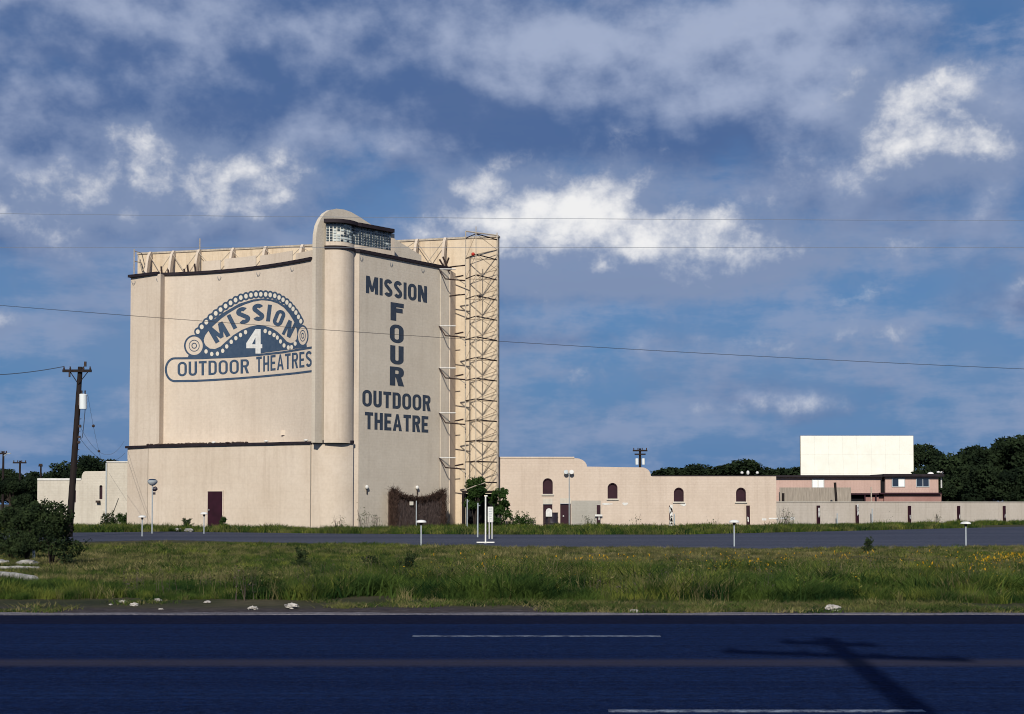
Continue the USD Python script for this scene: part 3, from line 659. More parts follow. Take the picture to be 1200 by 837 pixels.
side_row('MISSION', 428.6, 500.2, 16.50, 17.74, .22, .10)
side_row('F', 457.5, 473, 14.82, 16.14, .24, 0)
side_row('O', 456.8, 473, 13.22, 14.56, .22, 0)
side_row('U', 457.2, 473, 11.66, 13.02, .22, 0)
side_row('R', 457, 473.3, 10.10, 11.48, .22, 0)
side_row('OUTDOOR', 424.8, 504.6, 8.44, 9.62, .21, .10)
side_row('THEATRE', 428, 502, 6.84, 8.06, .21, .10)

# the emblem: laid out flat, then painted on the curved wall
dUP = np.gradient(UPPER, axis=0); dUP /= np.linalg.norm(dUP, axis=1, keepdims=True); nUP = np.column_stack([dUP[:, 1], -dUP[:, 0]])


def on_curve(uv, n):
    c, s = math.cos(PITCH), math.sin(PITCH); k = (V0 - uv[:, 1]) / F; dy, dz = c - k * s, s + k * c; r = (uv[:, 0] - 600) / F / dy
    out = np.empty((len(uv), 3))
    for i, rr in enumerate(r):
        f = UPPER[:, 0] - rr * UPPER[:, 1]; t = np.interp(0.0, f, np.arange(len(f))); j = np.arange(len(f))
        p = np.array([np.interp(t, j, UPPER[:, 0]), np.interp(t, j, UPPER[:, 1])]); q = np.array([np.interp(t, j, nUP[:, 0]), np.interp(t, j, nUP[:, 1])])
        out[i, 2] = EYE + dz[i] / dy[i] * p[1]; out[i, :2] = p + q * n[i]
    return out


def paint(name, poly, n0, n1, m, parent, **kw):
    parts = []
    x0, _, x1, _ = poly.bounds; step = 8.0
    for a in np.arange(math.floor(x0 / step) * step, x1, step):
        g = poly.intersection(sbox(a, -1e4, a + step, 1e4))
        for p in getattr(g, 'geoms', [g]):
            if p.geom_type != 'Polygon' or p.area < 1e-4: continue
            e = trimesh.creation.extrude_polygon(p, 1.0, engine='earcut'); v = e.vertices
            parts.append(trimesh.Trimesh(on_curve(v[:, :2], np.where(v[:, 2] > .5, n1, n0)), e.faces[:, ::-1], process=False))
    return obj(name, parts, m, parent, **kw)


Zm = lambda a: [(x / 5.98 + 180, y / 5.98 + 320) for x, y in a]
dots = Zm([(310, 412), (338, 378), (370, 345), (402, 313), (436, 283), (470, 257), (505, 232), (540, 210), (575, 190), (612, 173), (648, 163), (683, 155), (718, 150), (752, 149), (786, 150), (818, 154), (850, 160), (880, 172), (908, 188), (935, 206), (957, 228), (978, 252), (998, 278), (1016, 308), (1032, 338)])
ldots = Zm([(368, 550), (408, 568), (448, 566), (485, 546), (513, 515), (545, 483), (577, 457), (610, 435), (645, 415), (783, 407), (815, 420), (845, 435), (868, 453), (890, 480), (915, 508), (945, 522), (968, 520), (993, 495)])
ell = lambda c, rx, ry: affinity.scale(Point(c).buffer(1, 14), rx, ry, origin=c)
scL, scR = Zm([(285, 510)])[0], Zm([(1045, 440)])[0]
band = unary_union([ell(p, 4.3 - .0045 * i * 10, 4.9) for i, p in enumerate(dots)] + [LineString(dots).buffer(3.6)])
body = Polygon(Zm([(290, 440), (330, 400), (470, 290), (600, 215), (700, 185), (780, 178), (860, 190), (940, 240), (1000, 310), (1030, 360), (1060, 400), (1075, 520), (600, 583), (240, 592), (250, 560)]))
sil = unary_union([band, body, ell(scL, 12, 12.8), ell(scR, 6.9, 12.6)])
kid = Polygon(Zm([(352, 465), (362, 437), (387, 402), (422, 367), (472, 322), (522, 285), (582, 248), (642, 220), (700, 201), (760, 191), (820, 197), (870, 214), (915, 244), (953, 288), (984, 340), (1002, 390), (1008, 430), (1003, 463), (985, 485), (960, 491), (935, 481), (905, 448), (870, 414), (830, 387), (780, 370), (730, 365), (680, 375), (620, 398), (560, 435), (510, 478), (470, 515), (430, 533), (395, 530), (365, 508), (354, 486)])).buffer(.6).buffer(-.6)
holes = [kid, ell(scL, 10, 10.8).difference(ell(scL, 6.6, 7.2)), ell(scL, 5.2, 5.6).difference(ell(scL, 3.2, 3.5)), ell(scL, 2.2, 2.4),
         ell(scR, 5.5, 10.6).difference(ell(scR, 3.7, 7.2)), ell(scR, 2.9, 5.6).difference(ell(scR, 1.8, 3.5)), ell(scR, 1.1, 2.2)]
# hand-painted scroll rings read as thin blue lines on cream: open them up
holes[1] = ell(scL, 10, 10.8).difference(ell(scL, 6.3, 6.9)).union(ell(scL, 5.5, 6.0).difference(ell(scL, 3.3, 3.7)))
holes[4] = ell(scR, 5.5, 10.6).difference(ell(scR, 3.5, 6.8)).union(ell(scR, 2.9, 5.8).difference(ell(scR, 1.7, 3.5)))
emblem = paint('painted_emblem', sil.difference(unary_union(holes)), .004, .010, M['navy'], tower, label='blue painted mission arch emblem with scrolls and bulb dots')
for i, p in enumerate(dots): paint('painted_bulb', ell(p, 2.25 - .02 * i, 2.7), .010, .014, M['lt_paint'], emblem)
for i, p in enumerate(ldots): paint('painted_bulb', ell(p, 1.9 if i < 12 else 1.7, 2.5), .010, .014, M['lt_paint'], emblem)
g, w = letter('4', .62, .20); b4 = Zm([(650, 565), (762, 393)])
paint('painted_numeral', affinity.affine_transform(g, [(b4[1][0] - b4[0][0]) / w, 0, 0, (b4[1][1] - b4[0][1]), b4[0][0], b4[0][1]]), .010, .015, M['white'], emblem)
for ch, cx, cy, w, h, rot in (('M', 459, 417, 118, 114, -30), ('I', 549, 342, 29, 108, -27), ('S', 628, 298, 84, 116, -17), ('S', 734, 276, 80, 118, -4), ('I', 809, 281, 28, 118, 7), ('O', 880, 316, 70, 116, 22), ('N', 952, 392, 66, 112, 26)):
    t = {'I': .3, 'M': .22, 'N': .22}.get(ch, .24); g, w0 = letter(ch, WID.get(ch, .58), t)
    g = affinity.affine_transform(g, [w / w0, 0, 0, -h, -w / 2, h / 2]); g = affinity.rotate(g, rot, origin=(0, 0)); g = affinity.affine_transform(g, [1 / 5.98, 0, 0, 1 / 5.98, cx / 5.98 + 180, cy / 5.98 + 320])
    paint('painted_letter', g, .004, .010, M['navy'], emblem)
# banner: an open capsule outline, hidden behind the fin at its right end
bt = Zm([(150, 598), (300, 597), (450, 592), (600, 585), (750, 573), (900, 557), (1000, 540), (1122, 520)]); bb = Zm([(150, 758), (300, 756), (450, 748), (600, 738), (750, 726), (900, 712), (1000, 702), (1122, 686)])
th = np.radians(np.linspace(90, 270, 18)); cap = [(205 + 10.6 * math.cos(a), 433.4 - 13.4 * math.sin(a)) for a in th]
outline = LineString(bt[::-1] + cap[1:-1] + bb).buffer(1.25, cap_style=2)
paint('painted_banner', outline, .010, .0145, M['navy'], emblem)


def quad_row(text, u0, u1, tl, tr, bl, br, t, gap):
    ls, W = row(text, t, gap)
    for g, x, w in ls:
        def f(p):
            a = (p[:, 0] + x) / W; uu = u0 + (u1 - u0) * a; top_, bot = tl + (tr - tl) * a, bl + (br - bl) * a
            return np.column_stack([uu, bot + (top_ - bot) * p[:, 1]])
        paint('painted_letter', shapely.transform(shapely.segmentize(g, .3), f), .004, .010, M['navy'], emblem)


quad_row('OUTDOOR', 208.2, 291.8, 424.4, 421.0, 441.3, 437.6, .17, .12)
quad_row('THEATRES', 300.3, 365.6, 418.4, 411.2, 436.6, 429.6, .17, .13)

# ------------------------------------------------------------------ lattice mast at the free end of the screen
mast = thing('lattice_mast', 'rusty three-legged steel lattice mast beside the end of the screen', 'mast')
L1 = np.array([at(545.4, 500, 106.0)[0], 106.0]); L2 = np.array([at(557.6, 500, 104.2)[0], 104.2]); L3 = np.array([at(582.4, 500, 106.6)[0], 106.6])
ZTOP = 22.0
for L, r in ((L1, .050), (L2, .036), (L3, .050)): obj('leg', bar((*L, ZB), (*L, ZTOP), r, 6), M['steel'], mast)
zz = [1.6 + (590 - v) / F * 106 for v in np.linspace(565.5, 277.5, 13)]
for i, z in enumerate(zz):
    for a, b, w, mt in ((L1, L2, .040, 'dark_steel'), (L2, L3, .045, 'dark_steel'), (L1, L3, .03, 'rust_tan')): obj('rung', bar((*a, z), (*b, z), w), M[mt], mast)
    if i + 1 < len(zz):
        z2 = zz[i + 1]; zm = (z + z2) / 2
        obj('diagonal', bar((*L2, z), (*L3, zm), .024), M['rust_tan'], mast); obj('diagonal', bar((*L3, zm), (*L2, z2), .018), M['rust_tan'], mast)
        obj('diagonal', bar((*L1, z), (*L2, z2), .015), M['rust_tan'], mast)
obj('head_frame', bar((*L1, ZTOP), (*L3, ZTOP - .2), .05), M['steel'], mast)
m = trimesh.creation.icosphere(1, .14); m.apply_translation((at(556, 298, 104.2)[0] - .1, 104.2, at(556, 298, 104.2)[1])); obj('beacon', m, mat('red_beacon', (.4, .03, .02), .4), mast, smooth=True)
for v in (311, 345): obj('tie_bar', bar((*L1, at(545, v, 106)[1]), (at(527, v + 2, 107.2)[0], 107.2, at(527, v + 2, 107.2)[1]), .05), M['dark_steel'], mast)

# ------------------------------------------------------------------ perimeter walls
WALL = Plane((at(583.2, 590, 108.4)[0], 108.4), (at(910, 590, 108.4)[0], 108.4))
U = lambda u: (u - 600) / F * 108.4 - WALL.o[0]
Zv = lambda v, D=108.4: at(600, v, D)[1]
pw = thing('perimeter_wall', 'buff stucco wall with three rounded steps and four arched maroon windows', 'wall')
r = .55
prof = [(0, ZB), (0, Zv(537)), (U(674), Zv(537))] + [(U(674) + .9 * math.sin(a), Zv(547) + (Zv(537) - Zv(547)) * math.cos(a)) for a in np.linspace(.2, math.pi / 2, 7)] + [(U(752), Zv(547.8))] + \
       [(U(752) + .7 * math.sin(a), Zv(558) + (Zv(547.8) - Zv(558)) * math.cos(a)) for a in np.linspace(.2, math.pi / 2, 7)] + [(U(909.5), Zv(558)), (U(909.5), ZB)]
wins = [(636, 647.8, 560.5, 579), (712, 723.6, 566, 584.5), (789.6, 801.2, 571.5, 588), (862.4, 874, 571.5, 588)]
def archp(u0, u1, v0, v1, g=0.0):
    a, b = U(u0) - g, U(u1) + g; rr = (b - a) / 2; z1 = Zv(v0) + g
    return Polygon([(a, Zv(v1) - g), (b, Zv(v1) - g)] + [((a + b) / 2 + rr * math.cos(t), z1 - rr + rr * math.sin(t)) for t in np.linspace(0, math.pi, 13)])
doors = [(636.4, 647.2, 591, 'maroon plank door behind the drum'), (656.4, 668.8, 590.5, 'chipped maroon door')]
wp = Polygon(prof)
for w in wins: wp = wp.difference(archp(*w))
for d in doors: wp = wp.difference(sbox(U(d[0]), ZB, U(d[1]), Zv(d[2])))
obj('wall_body', WALL.ex(wp, -.35, 0), M['buff'], pw)
for w in wins:
    f = obj('window', WALL.ex(archp(*w, -.02), -.25, -.18), M['maroon'], pw)
    obj('frame', WALL.ex(archp(*w, -.004).difference(archp(*w, -.075)), -.17, -.06), M['maroon'], f)
    obj('sill', WALL.box(U(w[0]) - .08, U(w[1]) + .08, Zv(w[3]) - .12, Zv(w[3]) - .003, -.05, .10), M['pale_wall'], f)
for a, b, v, lab in doors:
    d = obj('door', WALL.box(U(a) + .02, U(b) - .02, ZB, Zv(v) - .02, -.2, -.12), M['maroon'], pw, label=lab)
    obj('lintel', WALL.box(U(a) - .02, U(b) + .02, Zv(v) + .004, Zv(v - 6.5), .0, .03), M['pale_wall'], d)
    m = trimesh.creation.icosphere(1, .06); m.apply_translation(WALL.pt(U(a) + .25, Zv(605), -.09)); obj('handle', m, M['white'], d)
obj('painted_patch', WALL.box(U(669.5), U(704), ZB, Zv(586.8), .002, .010), M['grey_patch'], pw, label='square grey painted patch of the wall')
for u0, u1, v0, v1 in ((705, 718, 589.6, 591.8), (729, 736, 588.8, 592), (797, 804, 590, 593)):
    a = np.linspace(0, 2 * math.pi, 14, endpoint=False); rr = 1 + .35 * np.sin(a * 3 + u0)
    obj('bare_patch', WALL.ex(Polygon(np.column_stack([(U(u0) + U(u1)) / 2 + (U(u1) - U(u0)) / 2 * np.cos(a), (Zv(v0) + Zv(v1)) / 2 + (Zv(v0) - Zv(v1)) / 2 * np.sin(a) * rr])).buffer(0), .002, .012), M['white'], pw)
obj('coping', WALL.box(0, U(673), Zv(537) + .002, Zv(537) + .10, -.40, .05), M['cream_plain'], pw)
obj('coping', WALL.box(U(764), U(909.5), Zv(558) + .002, Zv(558) + .06, -.40, .04), M['trim'], pw)
for u in (870, 877, 888): 
    m = trimesh.creation.icosphere(1, .12); m.apply_scale((1, 1, 1.5 if u == 877 else 1)); m.apply_translation(WALL.pt(U(u), Zv(558) + .25, -.2)); obj('roof_vent', m, M['white'], pw, smooth=True)

LW0 = np.array([at(909.7, 590, 108.4)[0], 108.45]); LW1 = np.array([at(1200, 590, 131.0)[0], 131.0]); LW1 = LW0 + (LW1 - LW0) * 1.9
LWP = Plane(LW0, LW1)
lw = thing('low_wall', 'low buff block wall running away in front of the pink building', 'wall')
obj('wall_body', LWP.box(0, LWP.L, ZB, 1.70, -.3, 0), M['low_buff'], lw)
obj('coping', LWP.box(-.02, LWP.L, 1.704, 1.76, -.34, .04), M['pale_wall'], lw)
for u0, u1, v0, v1 in ((893, 898, 607.5, 610), (901, 912, 607, 608.5), (914, 922, 606.5, 608.5), (926, 931, 606, 609.5)):
    pl = WALL if u0 < 908 else LWP
    a, z0 = pl.hit(u0, v1); b, z1 = pl.hit(u1, v0)
    obj('bare_patch', pl.box(a, b, z0, z1, .002, .012), M['white'], lw)

# the pole-like painted posts against the walls
post_spec = [(701.3, WALL, 592, 'peel', 'short dark post with a white crossbar at the grey painted patch'), (786, WALL, 592.5, 'peel', 'dark post almost covered in white peeling paint under the third arched window'), (876.3, WALL, 592.5, 'maroon', 'dark maroon post below the fourth arched window'),
             (957.5, LWP, 592.5, 'peel', 'maroon post with white upper half on the low wall below the lit pink window'), (1003, LWP, 592, 'peel', 'maroon post with white top on the low wall below the dark stair opening'), (1064.3, LWP, 593, 'peel', 'maroon post with white spots below the paired windows of the pink building'),
             (1122, LWP, 593, 'peel', 'dark post with white flecks beyond the end of the pink building'), (1175.5, LWP, 593, 'maroon', 'last dark post on the low wall under the tall dark trees')]
for u, pl, v, mt, lab in post_spec:
    s, z = pl.hit(u, v); o = pl.pt(s, GZ, .12)
    p = thing('painted_post', lab, 'post', o, math.degrees(math.atan2(pl.d[1], pl.d[0])), 'posts along the theatre wall')
    w = .13; hgt = z - GZ
    b = trimesh.creation.box((2 * w, .14, hgt + .2)); b.apply_translation((0, 0, (hgt - .2) / 2)); obj('shaft', b, M['maroon'], p)
    k = np.random.default_rng(int(u))
    if u == 701.3: c = trimesh.creation.box((.56, .05, .14)); c.apply_translation((0, -.12, hgt * .56)); obj('crossbar', c, M['white'], p)
    npatch = {786: 6, 957.5: 2, 1003: 3}.get(u, 2)
    for j in range(npatch):
        zc = hgt * ({786: [.93, .80, .62, .40, .30, .12], 957.5: [.78, .62], 1003: [.93, .80, .66], 876.3: [.35, .45]}.get(u, [.5, .42]))[j]
        a = np.linspace(0, 2 * math.pi, 12, endpoint=False); big = 1.0 if u in (786, 957.5, 1003) else .45
        q = Polygon(np.column_stack([k.uniform(-.04, .04) + .12 * big * np.cos(a), (.24 * big) * np.sin(a) * (1 + .3 * np.sin(3 * a + j))])).buffer(0).intersection(sbox(-w + .005, -1, w - .005, 1))
        m = trimesh.creation.extrude_polygon(q, .006, engine='earcut'); vv = m.vertices; m = trimesh.Trimesh(np.column_stack([vv[:, 0], -.071 - vv[:, 2], zc + vv[:, 1]]), m.faces, process=False); obj('paint_flake', m, M['white'], p)
for u, pl, v, lab in ((789.3, WALL, 602, 'thin pale pipe beside the whitest post'), (975, LWP, 601.5, 'thin grey pipe standing before the low wall between two posts'), (1016, LWP, 596, 'thin green-grey pipe before the low wall beside the dark stair opening')):
    s, z = pl.hit(u, v); p = pl.pt(s, GZ, .5); obj('thin_pipe', tube([(p[0], p[1], GZ - .1), (p[0], p[1], z - .05), (p[0], p[1], z)], [.05, .05, .03], 8), M['galv'], label=lab, category='pipe')

# left perimeter wall
lwall = thing('stepped_wall', 'pale stucco wall with stepped top and slit windows behind the utility pole', 'wall')
LP = Plane((at(43.5, 590, 117)[0], 117.0), (at(126, 590, 117)[0], 117.0)); UL = lambda u, v=560: LP.hit(u, v)[0]; ZL = lambda v: at(600, v, 117.0)[1]
q = Polygon([(0, ZB), (0, ZL(563)), (UL(95.5), ZL(562.3)), (UL(96), ZL(557)), (UL(97.5), ZL(553.5)), (UL(100), ZL(552.3)), (LP.L, ZL(552)), (LP.L, ZB)])
slits = [(86.2, 89.2, 574, 589), (116.6, 120.2, 568.6, 585)]
def slit(u0, u1, v0, v1, g=0):
    a, b = UL(u0) - g, UL(u1) + g; rr = (b - a) / 2; return Polygon([(a, ZL(v1) - g), (b, ZL(v1) - g)] + [((a + b) / 2 + rr * math.cos(t), ZL(v0) + g - rr + rr * math.sin(t)) for t in np.linspace(0, math.pi, 9)])
for s in slits: q = q.difference(slit(*s))
obj('wall_body', LP.ex(q, -.3, 0), M['pale_wall'], lwall)
for s in slits: obj('window', LP.ex(slit(*s, -.01), -.28, -.2), M['maroon'], lwall)
obj('coping', LP.box(0, UL(95), ZL(563) + .01, ZL(562.3) + .12, -.34, .05), M['white'], lwall)
s, z = LP.hit(116, 587.5); obj('wall_lamp', LP.box(s - .18, s + .12, z - .12, z + .06, 0, .35), M['dark_steel'], lwall)
annex = thing('annex_block', 'pale stucco block joined to the left end of the screen tower', 'building')
AP = Plane((at(125.2, 590, 115.5)[0], 115.5), (at(149.5, 590, 115.5)[0], 115.5))
ZA = at(600, 542, 115.5)[1]
obj('wall', AP.box(0, AP.L, ZB, ZA, -3.5, 0), M['pale_wall'], annex)
obj('coping', AP.box(-.06, AP.L, ZA + .002, ZA + .10, -3.5, .06), M['white'], annex)
obj('drain_pipe', AP.box(-.10, -.002, ZB, ZA - .05, -.05, .10), M['galv'], annex)
a = AP.hit(133, 600); b = AP.hit(139, 584); obj('conduit', bar(AP.pt(a[0], a[1], .04), AP.pt(b[0], b[1], .04), .02), M['wire'], annex)

# ------------------------------------------------------------------ pink building behind the low wall
PD = 150.0
PX = lambda u: at(u, 590, PD)[0]; PZ = lambda v: at(600, v, PD)[1]
pb = thing('pink_building', 'long pink sided building with flat dark roof edge behind the low wall', 'building')
zr = PZ(559.5)
obj('lower_storey', bx(PX(1036), PX(1103), PD - .05, PD + 9, ZB, PZ(578.5)), M['pink_brick'], pb, label='pink brick ground storey')
obj('wall', bx(PX(909), PX(1034), PD, PD + 9, PZ(578), zr), M['pink'], pb)
obj('lower_wall', bx(PX(909), PX(997), PD + .004, PD + 9, ZB, PZ(578)), M['pink'], pb)
obj('wall', bx(PX(1036.5), PX(1098.5), PD - .4, PD + 8.6, PZ(577.5), zr), M['pink'], pb)
obj('floor_band', bx(PX(1030), PX(1102), PD - .5, PD + 8.7, PZ(579.2), PZ(577.6)), M['maroon'], pb)
obj('roof_edge', bx(PX(908.5), PX(1036), PD - .5, PD + 9.2, zr + .002, PZ(557)), M['trim'], pb)
obj('roof_edge', bx(PX(1033), PX(1104), PD - .9, PD + 9.0, zr + .06, PZ(555.8)), M['trim'], pb)
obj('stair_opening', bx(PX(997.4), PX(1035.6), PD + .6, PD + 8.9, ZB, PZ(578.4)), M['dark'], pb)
obj('stair_beam', bx(PX(997), PX(1030), PD - .1, PD + .3, PZ(580), PZ(578.2)), M['maroon'], pb)
for u in (1013, 1026): obj('stair_post', bx(PX(u), PX(u) + .14, PD, PD + .14, ZB, PZ(580)), M['maroon'], pb)
obj('stair_wall', bx(PX(1015), PX(1036), PD + .3, PD + .5, ZB, PZ(582)), M['pink_brick'], pb)
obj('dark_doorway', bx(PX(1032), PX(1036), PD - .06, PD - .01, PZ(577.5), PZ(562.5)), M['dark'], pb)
obj('boarding', bx(PX(912), PX(995), PD - .9, PD - .8, ZB, PZ(571.5)), M['board_grey'], pb, label='grey vertical boarding below the pink siding')
for u in np.arange(914, 995, 3.2):
    obj('batten', bx(PX(u), PX(u) + .05, PD - .94, PD - .9, ZB, PZ(571.5)), M['board_grey'], pb)
for u0, u1, v0, v1, yy, lab, mode in ((951.5, 966, 561, 572, PD, 'window hung with white curtains', 'w'), (1044, 1059.5, 560, 571, PD - .4, 'window half dark and half white curtain', 'h'), (1072.5, 1088, 560, 571, PD - .4, 'dark two-pane window', 'd')):
    a, b, c, d = PX(u0), PX(u1), PZ(v1), PZ(v0)
    f = obj('window', [bx(a, b, yy - .06, yy - .004, c, c + .08), bx(a, b, yy - .06, yy - .004, d - .08, d), bx(a, a + .08, yy - .06, yy - .004, c + .08, d - .08), bx(b - .08, b, yy - .06, yy - .004, c + .08, d - .08), bx((a + b) / 2 - .03, (a + b) / 2 + .03, yy - .06, yy - .004, c + .08, d - .08)], M['galv'], pb, label=lab)
    for x0, x1, wh in ((a + .08, (a + b) / 2 - .03, mode == 'w'), ((a + b) / 2 + .03, b - .08, mode in 'wh')):
        obj('pane', bx(x0, x1, yy - .03, yy - .01, c + .08, d - .08), M['curtain'] if wh else M['glassdark'], f)
for u, v, rr in ((1090, 556, .28), (1099, 553.5, .14), (1103, 554, .14)):
    m = trimesh.creation.icosphere(2, rr); m.apply_scale((1.2, 1, .9)); m.apply_translation((PX(u), PD - .3, PZ(v))); obj('roof_vent', m, M['white'], pb, smooth=True)
obj('roof_bracket', bar((PX(1100), PD - .6, PZ(557)), (PX(1104), PD - .6, PZ(552)), .04), M['dark_steel'], pb)
obj('drain_pipe', bar((PX(1102.5), PD - .3, PZ(572)), (PX(1102.5), PD - .3, PZ(560)), .07), M['white'], pb)
for u, v0, v1, lean, lab in ((978.5, 565.5, 588, 2.5, 'dark leaning pole against the pink building'), (917.8, 578, 590, 0, 'short dark stub pole near the step of the buff wall')):
    x0, z0 = at(u + lean, v1 + 8, 146); x1, z1 = at(u, v0, 146); obj('leaning_pole', tube([(x0, 146, z0 - .6), ((x0 + x1) / 2, 146, (z0 + z1) / 2 - .3), (x1, 146, z1)], .13, 8), M['wood_dark'], label=lab, category='pole')
x, z = at(1021, 571, 145); obj('pale_pipe', tube([(x, 145, GZ), (x, 145, z), (x, 145, z + .01)], .07, 8), M['steel'], label='pale pipe rising before the dark stair opening', category='pipe')

# the second, distant screen
SD = 250.0; sx0, sx1 = at(938.5, 560, SD)[0], at(1070.5, 560, SD)[0]; sz1 = at(600, 511, SD)[1]
sc2 = thing('distant_screen', 'white drive-in movie screen beyond the pink building', 'movie screen')
nW = 8; pw_ = (sx1 - sx0) / nW
for i in range(nW):
    for j in range(3):
        zlo = 3.5; ph = (sz1 - zlo) / 3
        obj('screen_panel', bx(sx0 + i * pw_ + .006, sx0 + (i + 1) * pw_ - .006, SD - .06 - .004 * ((i + j) % 2), SD, zlo + j * ph + .006, zlo + (j + 1) * ph - .006), M['screen_white'], sc2)
obj('backing', bx(sx0 - .05, sx1 + .05, SD + .002, SD + .4, 3.4, sz1 + .05), M['steel'], sc2)
for i in range(5): x = sx0 + (sx1 - sx0) * (i + .1) / 4.2; obj('leg', bx(x - .2, x + .2, SD + .4, SD + .8, GZ - .2, sz1 - 1), M['steel'], sc2)


# ------------------------------------------------------------------ trees
def leaf_quads(c, size, r, nrm=None):
    n = len(c); a = r.normal(size=(n, 3)); a /= np.linalg.norm(a, axis=1, keepdims=True); b = r.normal(size=(n, 3)); b = np.cross(a, b); b /= np.linalg.norm(b, axis=1, keepdims=True)
    s = size * r.uniform(.6, 1.3, (n, 1)); a, b = a * s, b * s * .6
    v = np.stack([c - a, c - b * .9, c + a, c + b], 1).reshape(-1, 3); i = np.arange(n)[:, None] * 4
    return v, np.vstack([i + [0, 1, 2], i + [0, 2, 3]])


def crown_points(r, blobs, n):
    w = np.array([b[3] ** 2 for b in blobs]); k = r.choice(len(blobs), n, p=w / w.sum()); B = np.array(blobs)
    d = r.normal(size=(n, 3)); d /= np.linalg.norm(d, axis=1, keepdims=True); rad = B[k, 3] * (r.uniform(.25, 1, n) ** .45)
    rad *= .72 + .55 * meshkit.fbm(d * 2.3 + k[:, None] * 7.1, 3, 4)
    return B[k, :3] + d * rad[:, None] * [1, 1, .82]


def make_tree(label, loc, h, w, seed, mt, n=5200, leaf=.30, group=None):
    r = np.random.default_rng(seed); t = thing('broadleaf_tree', label, 'tree', loc, 0, group)
    blobs = [(r.uniform(-.32, .32) * w, r.uniform(-.25, .25) * w, h * r.uniform(.38, .86), w * r.uniform(.14, .26)) for _ in range(13)]
    blobs = [(x * (1.15 - .7 * max(0, z / h - .6)), y, min(z, h - rr * .8), rr) for x, y, z, rr in blobs]
    tr = [tube([(0, 0, -.4), (.1, 0, h * .25), (.05, .1, h * .55), (0, 0, h * .8)], [h * .03, h * .024, h * .015, h * .005], 7)]
    for b in blobs[:8]: tr.append(tube([(.08, .03, h * .3), (b[0] * .5, b[1] * .5, (h * .3 + b[2]) / 2), b[:3]], [h * .013, h * .009, h * .003], 5))
    obj('trunk', tr, M['bark'], t)
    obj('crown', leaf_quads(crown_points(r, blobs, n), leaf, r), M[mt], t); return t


protos = [make_tree('dense dark tree overtopping the low wall, beside the gap of sky', (*[at(1112, 590, 196)[0]], 196.0, GZ), 9.0, 9.5, 11, 'tree', 6500, .30),
          make_tree('tallest dark tree at the far end of the low wall', (at(1180, 590, 190)[0], 190.0, GZ), 11.0, 10.5, 12, 'tree', 7500, .30),
          make_tree('dark rounded tree just beyond the end of the white screen', (at(1088, 590, 262)[0], 262.0, GZ), 13.2, 10.0, 13, 'tree', 6500, .32)]
tree_rows = [(1, 1148, 188, .88, 20, 'broad dark tree between the tallest tree and the gap'), (2, 1215, 185, .83, 70, 'dark tree cut off by the picture edge beyond the low wall'), (0, 1132, 200, 1.0, 200, 'bushy dark tree between the gap and the broad tree'),
             (2, 1100, 205, .50, 130, 'low dark tree behind the end of the pink building'), (1, 1160, 180, .62, 160, 'low dark tree just over the low wall under taller crowns'), (0, 1195, 180, .75, 300, 'full dark tree in front of the tallest one'),
             (0, 1120, 186, .62, 250, 'small dark tree over the low wall near the gap'), (2, 1245, 195, .9, 15, 'dark tree past the picture edge'),
             (0, 771, 300, 1.08, 40, 'small dark tree on the skyline next to the pole with two transformers'), (2, 800, 310, .75, 90, 'dark tree on the skyline over the third arched window'), (1, 815, 300, .95, 10, 'low crown on the skyline before the domed one'),
             (0, 836, 310, 1.10, 310, 'low dark tree on the skyline where the skyline dips'), (2, 862, 300, .86, 210, 'domed dark tree standing highest over the fourth arched window'), (1, 880, 305, .95, 120, 'dark tree on the far flank of the domed one'),
             (0, 903, 300, 1.06, 60, 'dark tree on the skyline over the end of the stepped wall'), (2, 918, 310, .72, 160, 'low tree on the skyline before the white screen'), (1, 932, 300, .92, 270, 'dark tree touching the edge of the white screen'),
             (0, 728, 320, .80, 180, 'tip of a tree over the second step of the wall'),
             (1, 104, 205, .82, 45, 'round dark tree over the stepped pale wall'), (2, 140, 215, .66, 80, 'dark tree peeping over the annex block'),
             (0, 33, 230, .82, 10, 'dark tree over the low end of the stepped wall'), (2, 12, 220, .56, 140, 'low dark tree beyond the thin distant poles'), (1, 58, 240, .67, 230, 'dark tree on the skyline behind the utility pole'), (2, 78, 235, .60, 330, 'low dark tree just beside the utility pole'), (0, -20, 225, .8, 75, 'dark tree at the picture edge beyond the shrubs'),
             (1, 40, 170, .45, 200, 'small bushy tree behind the shrubs by the wall end'), (2, 15, 165, .38, 20, 'scrubby tree behind the leafiest shrub')]
for k, u, D, sc, rz, lab in tree_rows:
    dup(protos[k], (at(u, 590, D)[0], D, GZ), rz, lab, (sc * (1.6 if D >= 300 else 1.05),) * 2 + (sc * (1.0 if D >= 300 else 1),))

